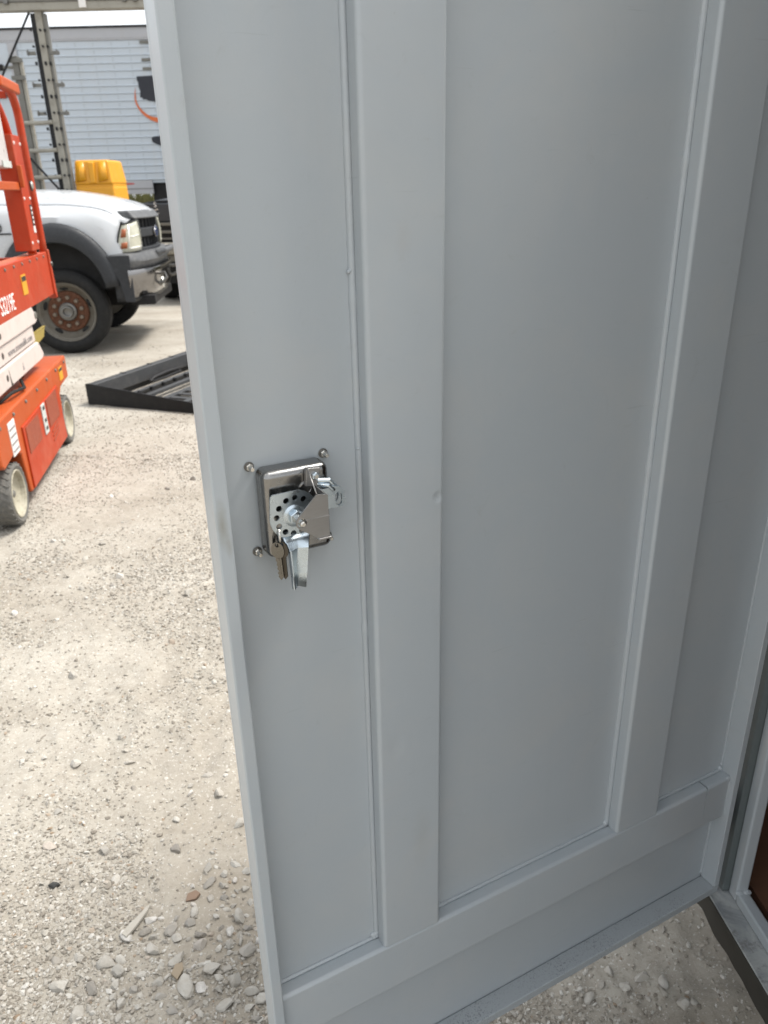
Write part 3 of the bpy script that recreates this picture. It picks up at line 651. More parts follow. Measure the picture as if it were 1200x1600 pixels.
# cam plate: outline with a ring of holes, cut as a real bored plate
def holed_plate(outline, holes, y0, y1, name, mat, parent, bevel=0.0006, hn=20):
    bm = bmesh.new()
    def loop(pts):
        vs_ = [bm.verts.new((p[0], y0, p[1])) for p in pts]
        return [bm.edges.new((vs_[i], vs_[(i + 1) % len(vs_)])) for i in range(len(vs_))]
    ed = loop(outline)
    for (hx, hz, hr) in holes: ed += loop([(hx + hr * math.cos(2 * math.pi * i / hn), hz + hr * math.sin(2 * math.pi * i / hn)) for i in range(hn)])
    r_ = bmesh.ops.triangle_fill(bm, edges=ed, use_beauty=True, use_dissolve=False)
    fs_ = [g for g in r_['geom'] if isinstance(g, bmesh.types.BMFace)]
    # drop any faces filled inside the holes
    kill = [f for f in fs_ if any((f.calc_center_median().x - hx) ** 2 + (f.calc_center_median().z - hz) ** 2 < (hr * 0.97) ** 2 for hx, hz, hr in holes)]
    bmesh.ops.delete(bm, geom=kill, context='FACES_ONLY')
    fs_ = [f for f in bm.faces]
    ex = bmesh.ops.extrude_face_region(bm, geom=fs_)
    bmesh.ops.translate(bm, verts=[g for g in ex['geom'] if isinstance(g, bmesh.types.BMVert)], vec=(0, y1 - y0, 0))
    bmesh.ops.recalc_face_normals(bm, faces=bm.faces)
    me = bpy.data.meshes.new(name); bm.to_mesh(me); bm.free(); me.materials.append(MAT[mat])
    me.polygons.foreach_set('use_smooth', [True] * len(me.polygons)); me.set_sharp_from_angle(angle=R(35))
    o = bpy.data.objects.new(name, me); col.objects.link(o); o.parent = parent
    return o
CX, CZ, CR = -0.8667, 1.1770, 0.0275
out = [(-0.8895, 1.2050)] + [(-0.8700, 1.2052)] + arc(CX, CZ, CR + 0.0015, 78, -62, 14) + [(-0.8520, 1.1490), (-0.8800, 1.1545)] + arc(CX, CZ, CR + 0.0005, 232, 182, 6) + [(-0.8928, 1.1998), (-0.8920, 1.2036)]
holes = [(CX + 0.0205 * math.cos(R(a)), CZ + 0.0205 * math.sin(R(a)), 0.0034) for a in (56, 85, 114, 146, 176, 206, 235, 263, 291)]
holed_plate(out, holes, -0.0052, -0.0030, 'cam_plate', 'zinc', case)
# raised hub of the cam with nut and stud
lp(MB().lathe([(0.0135, 0.0), (0.0120, 0.0004), (0.0100, 0.0018), (0.009, 0.0020)], 32, (CX, -0.0050, CZ), (0, -1, 0)), 'hub', 'zinc')
lp(MB().lathe([(0.0078, 0.002), (0.0084, 0.0026), (0.0084, 0.0080), (0.0074, 0.0090)], 6, (CX, -0.0050, CZ), (0, -1, 0)), 'nut', 'zinc', bevel=0.0005)
lp(MB().lathe([(0.0048, 0.006), (0.0048, 0.0190), (0.0040, 0.0205)], 18, (CX, -0.0050, CZ), (0, -1, 0)), 'stud', 'bolt_steel')
# paddle: plated tongue, bent with a centre ridge, narrowing downwards
rows = []
for tt, z in ((0, 1.1560), (0.18, 1.1475), (0.34, 1.1405), (0.5, 1.131), (0.75, 1.112), (1.0, 1.0945)):
    hw = (0.0165 - 0.0045 * min(1, tt / 0.34)) if tt < 0.34 else 0.0120 - 0.0042 * (tt - 0.34) / 0.66
    xc = -0.8660 - 0.0050 * tt
    rid = 0.0 if tt < 0.3 else 0.0058 * min(1, (tt - 0.2) / 0.25)
    y = -0.0042 - 0.0075 * min(1, tt / 0.34) - 0.004 * tt
    rows.append([(xc - hw, y + rid * 0.25, z), (xc - hw * 0.88, y - rid * 0.45, z), (xc - hw * 0.74, y - rid * 0.45, z), (xc - hw * 0.02, y + rid * 0.75, z), (xc + hw * 0.04, y + rid * 0.75, z), (xc + hw * 0.92, y - rid * 0.45, z), (xc + hw, y + rid * 0.1, z)])
lp(MB().grid(rows), 'paddle', 'zinc', solid=0.0022, smooth=24)
# folded bracket: triangular front plate on a standing web
TW = -0.030
tri = [(-0.8745, 1.1800), (-0.8725, 1.1835), (-0.8495, 1.2062), (-0.8368, 1.2040), (-0.8368, 1.1565), (-0.8492, 1.1552), (-0.8715, 1.1712), (-0.8745, 1.1748)]
holed_plate(tri, [(-0.8676, 1.1774, 0.0052)], TW, TW + 0.0018, 'bracket', 'stainless_flat', case)
lp(MB().lathe([(0.0032, -0.012), (0.0036, 0.0), (0.0034, 0.0035), (0.0022, 0.0045)], 18, (-0.8676, TW, 1.1772), (0, -1, 0)), 'pin', 'bolt_steel')
lp(MB().box(-0.8386, -0.8366, TW + 0.0018, 0.0055, 1.1570, 1.2040), 'bracket_web', 'stainless_flat', bevel=0.0006)
lp(MB().box(-0.8640, -0.8362, TW - 0.0009, TW + 0.0001, 1.1795, 1.1803), 'bracket_crease', 'stainless_flat')
lp(MB().prism([(-0.8500, 1.2060), (-0.8370, 1.2040), (-0.8320, 1.2245), (-0.8480, 1.2262)], -0.0010, 0.0050), 'bracket_foot', 'stainless_flat', bevel=0.0006)
lp(MB().add([(-0.8495, TW + 0.0016, 1.2062), (-0.8480, -0.0005, 1.2262), (-0.8466, -0.0005, 1.2262), (-0.8481, TW + 0.0016, 1.2062)], [(0, 1, 2, 3)]), 'bracket_flange', 'stainless_flat', solid=0.0014)
lp(MB().box(-0.8500, -0.8350, TW - 0.0022, TW + 0.006, 1.1538, 1.1560), 'bracket_lip', 'stainless_flat', bevel=0.0005)
lp(MB().lathe([(0.0042, 0.0), (0.0046, 0.0006), (0.0046, 0.003), (0.0036, 0.004)], 6, (-0.8385, -0.0010, 1.2166), (0, -1, 0)), 'nut', 'zinc', bevel=0.0003)
lp(MB().lathe([(0.0021, 0.0), (0.0021, 0.0052)], 12, (-0.8385, -0.0010, 1.2166), (0, -1, 0)), 'bolt', 'bolt_steel')
# clevis block to the right with an oblong eye
eye = [(-0.8130 + 0.0042 * math.cos(R(a)), 1.1852 + (0.0036 if math.sin(R(a)) > 0 else -0.0036) + 0.0042 * math.sin(R(a))) for a in range(0, 360, 15)]
ol = [(-0.8370, 1.2000), (-0.8240, 1.2000), (-0.8190, 1.2010), (-0.8100, 1.1990), (-0.8052, 1.1925), (-0.8050, 1.1800), (-0.8085, 1.1748), (-0.8370, 1.1762)]
def eye_plate(y0, y1, name):
    bm = bmesh.new()
    def loop(pts):
        vs_ = [bm.verts.new((p[0], y0, p[1])) for p in pts]
        return [bm.edges.new((vs_[i], vs_[(i + 1) % len(vs_)])) for i in range(len(vs_))]
    r_ = bmesh.ops.triangle_fill(bm, edges=loop(ol) + loop(eye), use_beauty=True)
    kill = [f for f in bm.faces if abs(f.calc_center_median().x + 0.8130) < 0.0036 and abs(f.calc_center_median().z - 1.1852) < 0.0066]
    bmesh.ops.delete(bm, geom=kill, context='FACES_ONLY')
    ex = bmesh.ops.extrude_face_region(bm, geom=list(bm.faces))
    bmesh.ops.translate(bm, verts=[g for g in ex['geom'] if isinstance(g, bmesh.types.BMVert)], vec=(0, y1 - y0, 0))
    bmesh.ops.recalc_face_normals(bm, faces=bm.faces)
    me = bpy.data.meshes.new(name); bm.to_mesh(me); bm.free(); me.materials.append(MAT['zinc'])
    o = bpy.data.objects.new(name, me); col.objects.link(o); o.parent = case
eye_plate(-0.0030, -0.0005, 'clevis'); eye_plate(0.0085, 0.0110, 'clevis')
lp(MB().box(-0.8370, -0.8215, 0.0000, 0.0080, 1.1800, 1.1985), 'clevis_block', 'zinc', bevel=0.0015)
lp(MB().tube([(-0.834, 0.004, 1.2085), (-0.822, 0.001, 1.2075), (-0.815, 0.002, 1.1985)], 0.0032, 10), 'spring_arm', 'zinc')
lp(MB().tube([(-0.834, 0.004, 1.2035), (-0.824, -0.003, 1.2030), (-0.818, -0.002, 1.1960)], 0.0026, 10), 'spring_arm', 'zinc')

# ---- keys on a wire ring through the cam plate
DR = Matrix.Translation((0.6725, 1.159, 0)) @ Matrix.Rotation(DOOR_RZ, 4, 'Z')
ring_pts = [(-0.8852 + 0.0016 * math.cos(R(a)), -0.0040 + 0.0062 * math.cos(R(a)), 1.1565 + 0.0085 * math.sin(R(a))) for a in range(0, 360, 15)]
o = MB().tube(ring_pts, 0.0010, 8, closed=True).build('key_ring', 'bolt_steel'); o.matrix_world = DR
tag(o, 'thin wire ring looped through the latch plate, carrying the keys', 'key ring')
def key(loc, rot, mat, label):
    k = thing('key', label, 'key', group='keys hanging from the door latch'); k.matrix_world = DR @ Matrix.Translation(loc) @ Euler(rot).to_matrix().to_4x4() @ Matrix.Diagonal((0.8, 0.8, 0.93, 1))
    bow = [(0.0095 * math.cos(R(a)) * (1.0 if abs(math.cos(R(a))) < 0.9 else 0.98), -0.0115 + 0.0105 * math.sin(R(a))) for a in range(0, 360, 15)]
    holed_plate(bow, [(0, -0.0045, 0.0028)], -0.0009, 0.0009, 'bow', mat, k)
    teeth = [(-0.0042, -0.021), (0.0042, -0.021), (0.0042, -0.046), (0.0, -0.0505), (-0.0036, -0.046), (-0.0024, -0.0435), (-0.0040, -0.041), (-0.0020, -0.038), (-0.0042, -0.0355), (-0.0026, -0.033), (-0.0042, -0.030), (-0.0030, -0.0275), (-0.0044, -0.025)]
    MB().prism(teeth, -0.0009, 0.0009).build('blade', mat, k, bevel=0.0002, seg=1)
    MB().box(0.0004, 0.0014, -0.0013, -0.0009, -0.044, -0.022).build('groove', mat, k)
key((-0.8900, -0.0065, 1.1520), (0.0, -0.05, R(-40)), 'key_steel', 'silver key with round bow at the left of the latch')
key((-0.8850, -0.0090, 1.1528), (0.0, -0.03, R(-52)), 'brass', 'darker key hanging edge on behind the silver key')

# ---------------------------------------------------------------- orange scissor lift
LIFT_RZ = math.atan2(0.983, -0.182)
lift = thing('scissor_lift', 'orange scissor lift with cream scissor arms and guard rails, parked and lowered', 'scissor lift', (-1.797, 3.511, 0), LIFT_RZ)
# local x: along the machine away from the camera; local y: across, away from the visible side
def lift_wheel(x, y0, steer=0.0):
    w = bpy.data.objects.new('wheel', None)
    s = 1 if y0 < 0.4 else -1
    tyre = MB().lathe([(0.118, 0.010), (0.138, 0.002), (0.149, 0.006), (0.154, 0.018), (0.155, 0.055), (0.154, 0.094), (0.148, 0.108), (0.115, 0.110)], 40, (0, 0, 0), (0, s, 0), closed=True).build('wheel', 'grey_rubber', lift, loc=(x, y0, 0.152))
    tyre.rotation_euler = (0, 0, R(steer))
    MB().lathe([(0.0005, 0.052), (0.030, 0.052), (0.034, 0.047), (0.060, 0.047), (0.085, 0.044), (0.104, 0.030), (0.110, 0.008), (0.116, 0.004), (0.1205, 0.006), (0.121, 0.03), (0.10, 0.10)], 40, (0, 0, 0), (0, s, 0)).build('rim', 'rim_cream', tyre)
    MB().lathe([(0.0005, 0.026), (0.016, 0.028), (0.019, 0.032), (0.019, 0.053)], 16, (0, 0, 0), (0, s, 0)).build('hub', 'grime_grey', tyre)
    b = MB()
    for k in range(26):
        a = 2 * math.pi * k / 26
        for sg in (-1, 1):
            y1 = 0.055 * s
            p = Vector((0.1552 * math.cos(a), y1 + sg * 0.006, 0.1552 * math.sin(a))); q = Vector((0.1545 * math.cos(a + 0.17), y1 + sg * 0.046, 0.1545 * math.sin(a + 0.17)))
            b.bar(p, q, 0.010, 0.006, (math.cos(a), 0, math.sin(a)))
    b.build('tread', 'grey_rubber', tyre)
    bpy.data.objects.remove(w)
lift_wheel(0.03, 0.0); lift_wheel(1.42, 0.01); lift_wheel(0.03, 0.80); lift_wheel(1.42, 0.79)
# chassis: side skirt beam, lower swing-out tray, core
MB().box(0.10, 1.35, 0.14, 0.66, 0.10, 0.40).build('chassis_core', 'grime_grey', lift)
for y0, y1 in ((0.0, 0.155), (0.645, 0.80)):
    prof = [(-0.15, 0.545), (-0.15, 0.345), (-0.115, 0.322), (0.10, 0.345), (0.19, 0.300), (0.225, 0.09), (0.245, 0.078), (1.205, 0.088), (1.24, 0.36), (1.30, 0.394), (1.56, 0.402), (1.565, 0.545)]
    MB().prism(prof, y0, y1).build('chassis_side', 'orange_faded', lift, bevel=0.012, seg=3)
tray = MB().prism([(0.262, 0.092), (1.185, 0.100), (1.155, 0.437), (0.262, 0.425)], -0.010, 0.02).build('tray_door', 'orange_paint', lift, bevel=0.004)
MB().box(0.30, 0.58, -0.0135, -0.0095, 0.27, 0.41).build('decal', 'orange_decal', tray)
MB().box(0.80, 1.08, -0.0135, -0.0095, 0.27, 0.43).build('decal', 'orange_decal', tray)
MB().box(0.665, 0.745, -0.017, -0.0095, 0.262, 0.432).build('latch_plate', 'sticker_silver', tray, bevel=0.003)
for zz in (0.40, 0.33, 0.285): MB().box(0.685, 0.725, -0.0185, -0.0172, zz, zz + 0.018).build('label', 'label_black', tray)
for k in range(3): MB().prism([(0.83, 0.175 + k * 0.028), (1.0, 0.195 + k * 0.028), (1.0, 0.203 + k * 0.028), (0.83, 0.183 + k * 0.028)], -0.014, -0.0095).build('louvre', 'orange_decal', tray)
st = MB().box(0.045, 0.165, -0.0035, 0.001, 0.335, 0.500).build('sticker', 'sticker_white', lift)
for k in range(4): MB().box(0.055, 0.155, -0.0052, -0.0040, 0.352 + k * 0.036, 0.362 + k * 0.036).build('print_line', 'grey_print', st)
# deck of the chassis and rear ladder step
MB().box(-0.13, 1.54, 0.156, 0.644, 0.44, 0.50).build('chassis_deck', 'grime_grey', lift, bevel=0.005)
MB().box(1.57, 1.80, 0.10, 0.40, 0.30, 0.325).build('rear_step', 'black_steel', lift, bevel=0.004)
MB().tube([(1.60, 0.14, 0.33), (1.72, 0.14, 0.36), (1.80, 0.18, 0.34)], 0.012, 8).build('hose', 'tyre_rubber', lift)
MB().box(-0.148, -0.10, 0.16, 0.64, 0.13, 0.43).build('front_plate', 'grime_grey', lift, bevel=0.004)
for k in range(7):
    MB().lathe([(0.010, 0), (0.010, 0.005), (0.006, 0.008), (0.0005, 0.008)], 6, (-0.08 + k * 0.26, -0.0005, 0.515), (0, -1, 0)).build('bolt', 'grime_grey', lift)
wl = MB().box(1.30, 1.40, -0.0035, -0.0005, 0.43, 0.51).build('warning_label', 'yellow_plastic', lift)
MB().box(1.31, 1.39, -0.0052, -0.0040, 0.485, 0.502).build('print_line', 'label_black', wl)
MB().tube([(0.20, 0.13, 0.52), (0.35, 0.03, 0.585), (0.55, 0.02, 0.565), (0.80, 0.10, 0.58), (1.0, 0.13, 0.53)], 0.009, 8).build('hose', 'tyre_rubber', lift, smooth=180)
# scissor stack, folded flat: three bars each side
zs = [(0.600, 0.708, 1.20), (0.714, 0.806, 1.135), (0.812, 0.915, 1.20)]
for y0 in (0.045, 0.66):
    for i, (z0, z1, xe) in enumerate(zs):
        ol_ = [(-0.10, z0), (xe - 0.03, z0), (xe + 0.02 * (i != 1), z0 + 0.012), (xe + 0.02 * (i != 1), z0 + 0.035), (xe - 0.06, z1), (-0.10, z1)]
        if i == 1: ol_ = [(-0.10, z0), (xe - 0.01, z0), (xe, z0 + 0.01), (xe - 0.012, z1), (-0.10, z1)]
        arm = MB().prism(ol_, y0 + (0.012 if i == 1 else 0), y0 + 0.085).build('scissor_arm', 'cream_paint', lift, bevel=0.008, seg=3)
        if y0 < 0.3:
            px = (0.38, 0.42, 0.40)[i]
            MB().lathe([(0.0005, 0.0), (0.014, 0.0), (0.018, 0.003), (0.027, 0.005), (0.027, 0.012)], 18, (px, y0 - 0.003 + (0.012 if i == 1 else 0), (z0 + z1) / 2), (0, 1, 0)).build('pin', 'grease', arm)
            if i == 2: MB().lathe([(0.0005, 0.0), (0.018, 0.0), (0.022, 0.004), (0.022, 0.03)], 16, (1.19, y0 - 0.006, z0 + 0.045), (0, 1, 0)).build('pin', 'grime_grey', arm)
            if i == 1: text('www.zoomalift.com', 0.052, (0.52, y0 + 0.0105, z0 + 0.022), (R(90), 0, 0), 'grey_print', arm, sx=1.3)
            if i == 0:
                MB().prism([(0.425, z0 + 0.002), (0.455, z0 + 0.004), (0.432, z0 + 0.05), (0.428, z0 + 0.085)], y0 - 0.0015, y0 + 0.001).build('grease_streak', 'grease', arm)
                MB().prism([(0.70, z0 + 0.03), (0.73, z0 + 0.028), (0.722, z0 + 0.05), (0.718, z0 + 0.07)], y0 - 0.0015, y0 + 0.001).build('grease_streak', 'grey_print', arm)
MB().prism([(1.10, 0.742), (1.50, 0.742), (1.44, 0.690), (1.20, 0.672), (1.10, 0.70)], 0.075, 0.083).build('safety_prop', 'yellow_steel', lift, bevel=0.002)
MB().box(1.08, 1.51, 0.072, 0.09, 0.7425, 0.748).build('prop_flange', 'yellow_steel', lift, bevel=0.002)
# platform
PX0, PX1, PY0, PY1 = -0.10, 1.80, 0.045, 0.775
side = MB().box(PX0, PX1, PY0, PY0 + 0.03, 0.908, 1.178).build('platform_side', 'orange_paint', lift, bevel=0.005)
text('S3219E', 0.125, (0.505, PY0 - 0.0012, 0.945), (R(90), 0, 0), 'white_print', side, sx=0.80, ext=0.001)
sl_ = MB().box(1.02, 1.13, PY0 - 0.0035, PY0 - 0.0008, 0.99, 1.10).build('warning_label', 'yellow_plastic', side)
MB().box(1.03, 1.12, PY0 - 0.0050, PY0 - 0.0040, 1.065, 1.09).build('print_line', 'label_black', sl_)
for k in range(8):
    MB().lathe([(0.009, 0), (0.009, 0.004), (0.005, 0.007), (0.0005, 0.007)], 6, (0.35 + k * 0.19, PY0 - 0.0005, 1.155), (0, -1, 0)).build('bolt', 'grime_grey', side)
MB().box(PX0, PX1, PY1 - 0.03, PY1, 0.908, 1.178).build('platform_side', 'orange_paint', lift, bevel=0.005)
MB().box(PX0 + .001, PX1 - .001, PY0 + 0.031, PY1 - 0.031, 0.93, 0.96).build('platform_deck', 'grime_grey', lift)
MB().box(PX0 + .001, PX1 + 0.004, PY0 + 0.031, PY0 + 0.11, 1.150, 1.176).build('platform_lip', 'orange_faded', lift, bevel=0.004)
MB().box(PX1 - 0.03, PX1, PY0 + 0.0315, PY1 - 0.0315, 0.961, 1.149).build('platform_end', 'orange_paint', lift, bevel=0.004)
MB().prism([(1.805, 0.915), (1.85, 0.875), (1.865, 0.89), (1.84, 1.19), (1.805, 1.19)], PY0 - 0.01, PY0 + 0.045).build('corner_post', 'orange_paint', lift, bevel=0.006)
MB().lathe([(0.0005, 0), (0.012, 0.0), (0.014, 0.004), (0.014, 0.02)], 12, (1.83, PY0 - 0.02, 1.10), (0, 1, 0)).build('bolt', 'dark_steel', lift)
# rear guard rail post: folded sheet box with bolts and warning labels
post = MB().box(1.42, 1.615, PY0 - 0.005, PY0 + 0.095, 1.205, 1.845).build('rail_post', 'orange_paint', lift, bevel=0.004)
for zz in (1.25, 1.50, 1.80):
    for xx in (1.445, 1.59):
        MB().lathe([(0.009, 0), (0.009, 0.004), (0.006, 0.006), (0.0005, 0.006)], 10, (xx, PY0 - 0.005, zz), (0, -1, 0)).build('bolt', 'sticker_white', post)
lb = MB().box(1.545, 1.595, PY0 - 0.0075, PY0 - 0.0055, 1.345, 1.465).build('label', 'label_black', post)
for k in range(4): MB().box(1.558, 1.582, PY0 - 0.0092, PY0 - 0.008, 1.358 + k * 0.027, 1.372 + k * 0.027).build('print_line', 'white_print', lb)
MB().box(1.545, 1.595, PY0 - 0.0075, PY0 - 0.0055, 1.305, 1.343).build('label', 'sticker_white', post)
MB().lathe([(0.022, 0), (0.024, 0.006), (0.018, 0.012), (0.0005, 0.013)], 18, (1.70, PY0 - 0.004, 1.575), (0, -1, 0)).build('pin', 'galvanised', lift)
MB().lathe([(0.030, 0), (0.030, 0.006), (0.0005, 0.006)], 18, (1.705, PY0 - 0.0005, 1.572), (0, -1, 0)).build('pin_plate', 'black_steel', lift)
def rail(pts, r, name, w=None):
    b = MB(); b.tube(pts, r, 10); return b.build(name, 'orange_paint', lift, smooth=180)
def bent(x_end, yy, ztop, zbot, rad, r, x_start=-0.08):
    pts = [(x_start, yy, ztop), (x_end - rad, yy, ztop)]
    pts += [(x_end - rad + rad * math.sin(R(a)), yy, ztop - rad + rad * math.cos(R(a))) for a in range(10, 91, 10)]
    pts += [(x_end, yy, z) for z in np.linspace(ztop - rad - 0.05, zbot, 8)]
    return pts
rail(bent(1.815, PY0 + 0.02, 2.10, 1.15, 0.16, 0.024), 0.024, 'guard_rail')
rail(bent(1.66, PY0 + 0.055, 2.06, 1.15, 0.40, 0.026), 0.026, 'guard_rail')
rail(bent(1.815, PY1 - 0.02, 2.10, 1.15, 0.16, 0.024), 0.024, 'guard_rail')
MB().box(1.40, 1.84, PY0 - 0.012, PY0 + 0.04, 2.085, 2.145).build('top_rail_cover', 'orange_faded', lift, bevel=0.012, seg=3)
MB().box(-0.08, 1.56, PY0 - 0.002, PY0 + 0.040, 1.545, 1.59).build('mid_rail', 'orange_faded', lift, bevel=0.006)
MB().box(-0.08, 1.80, PY1 - 0.040, PY1 - 0.002, 1.545, 1.59).build('mid_rail', 'orange_faded', lift, bevel=0.006)
for xx in (0.0,):
    MB().box(xx, xx + 0.05, PY0, PY0 + 0.045, 1.18, 2.09).build('rail_post', 'orange_paint', lift, bevel=0.005)
    MB().box(xx, xx + 0.05, PY1 - 0.045, PY1, 1.18, 2.09).build('rail_post', 'orange_paint', lift, bevel=0.005)
MB().box(1.765, 1.795, PY0 + 0.06, PY1 - 0.06, 2.06, 2.10).build('end_rail', 'orange_paint', lift, bevel=0.005)
cs = MB().box(1.16, 1.385, PY0 + 0.02, PY0 + 0.10, 1.66, 2.0).build('manual_case', 'clear_case', lift, bevel=0.02, seg=3)
MB().box(1.20, 1.38, PY0 + 0.012, PY0 + 0.0195, 1.665, 1.70).build('case_lid', 'sticker_silver', cs)
for (xa, za) in ((1.1, 1.565),): MB().box(1.40, 1.43, PY0 - 0.03, PY0 - 0.006, 1.56, 1.68).build('toggle', 'orange_faded', lift, bevel=0.004)

# ---------------------------------------------------------------- white work truck
truck = thing('work_truck', 'white work truck with charcoal fender flares, rusty front wheel and chrome bumper', 'truck', (-3.212, 7.975, 0), R(6))
# local x forwards, y across away from the camera side, z up. Front axle at x=0
HWT = 0.95      # centre line of the truck
def arch_z(x):
    dx = (x - 0.02) / 0.56
    return 0.50 + 0.64 * math.sqrt(max(0, 1 - dx * dx)) if abs(dx) < 1 else 0.50
cols = list(np.linspace(-1.75, -0.60, 10)) + list(np.linspace(-0.54, 0.58, 23)) + [0.62, 0.655]
def lerp(a, b, t): return a + (b - a) * t
def ip(x, pts):
    for (x0, v0), (x1, v1) in zip(pts, pts[1:]):
        if x <= x1: return lerp(v0, v1, max(0.0, min(1.0, (x - x0) / (x1 - x0))))
    return pts[-1][1]
crown = [(-1.75, 1.46), (-0.45, 1.437), (0.15, 1.425), (0.40, 1.395), (0.51, 1.366), (0.60, 1.318), (0.66, 1.262)]
ridge = [(-1.75, 1.63), (-0.60, 1.590), (-0.29, 1.587), (0.04, 1.573), (0.30, 1.536), (0.55, 1.479), (0.72, 1.428), (0.83, 1.385)]
def body_half(side):
    def Yp(y): return y if side < 0 else 2 * HWT - y
    rows = []
    for x in cols:
        zl = arch_z(x); zc = ip(x, crown)
        u = max(0.0, (x - 0.45) / 0.21)
        inn = 0.05 * u * u
        rows.append([(x, Yp(0.015 + inn), zl), (x, Yp(0.0 + inn), max(lerp(zl, zc, 0.35), zl + 0.005)), (x, Yp(0.005 + inn), lerp(zl, zc, 0.65)), (x, Yp(0.03 + inn), zc - 0.085), (x, Yp(0.06 + inn), zc - 0.025), (x, Yp(0.11 + inn), zc), (x, Yp(0.17 + inn), zc + 0.004), (x, Yp(0.195 + inn), zc + 0.002)])
    b = MB().grid(rows)
    return b
for sd_ in (-1, 1): body_half(sd_).build('fender', 'white_paint', truck, solid=0.012, smooth=50)
# hood, bowed at its front edge
hr = []
for i in range(27):
    tt = i / 26.0; row = []
    for y in np.linspace(0.203, 2 * HWT - 0.203, 23):
        yy = abs(y - HWT) / (HWT - 0.203)
        xf = 0.845 - 0.155 * yy ** 2.2; x = lerp(-0.95, xf, tt)
        zr = ip(x, ridge) if x < 0.83 else 1.385
        zc = ip(min(x, 0.66), crown) + 0.012
        k = 1 - yy ** 2.6
        z = lerp(zc, zr, k) - 0.018 * math.exp(-((yy - 0.72) / 0.10) ** 2) * (1 - tt * 0.3)
        if tt > 0.93: z -= (tt - 0.93) * 0.45
        row.append((x, y, z))
    hr.append(row)
MB().grid(hr).build('hood', 'white_paint', truck, solid=0.015, smooth=60)
# cab behind: door side, pillars, windscreen, roof
MB().prism([(-1.78, 0.50), (-1.0, 0.50), (-0.95, 1.50), (-1.35, 2.06), (-3.0, 2.10), (-3.1, 0.50)], 0.01, 2 * HWT - 0.01).build('cab', 'white_paint', truck, bevel=0.05, seg=3)
MB().prism([(-1.70, 1.48), (-1.13, 1.48), (-1.42, 1.96), (-1.70, 1.98)], 0.0, 0.008).build('side_window', 'glass_dark', truck)
MB().add([(-0.93, 0.12, 1.53), (-0.93, 2 * HWT - 0.12, 1.53), (-1.335, 2 * HWT - 0.2, 2.04), (-1.335, 0.2, 2.04)], [(0, 1, 2, 3)]).build('windscreen', 'glass_dark', truck, solid=0.006)
MB().box(-1.18, -0.98, -0.27, -0.02, 1.44, 1.64).build('wing_mirror', 'charcoal_plastic', truck, bevel=0.04, seg=3)
MB().box(-5.2, -3.12, 0.06, 2 * HWT - 0.06, 0.75, 1.0).build('flatbed', 'black_steel', truck, bevel=0.01)
MB().box(-0.94, -0.88, 0.30, 1.6, 1.55, 1.575).build('wiper_cowl', 'charcoal_plastic', truck)
# dark wheel housing and chassis
MB().box(-0.62, 0.62, 0.14, 0.60, 0.62, 1.22).build('wheel_housing', 'black_void', truck)
MB().box(-1.0, 0.66, 0.45, 1.45, 0.42, 0.70).build('chassis', 'black_void', truck)
MB().box(-1.6, -0.62, 0.06, 1.8, 0.40, 0.52).build('running_board', 'charcoal_plastic', truck, bevel=0.02)
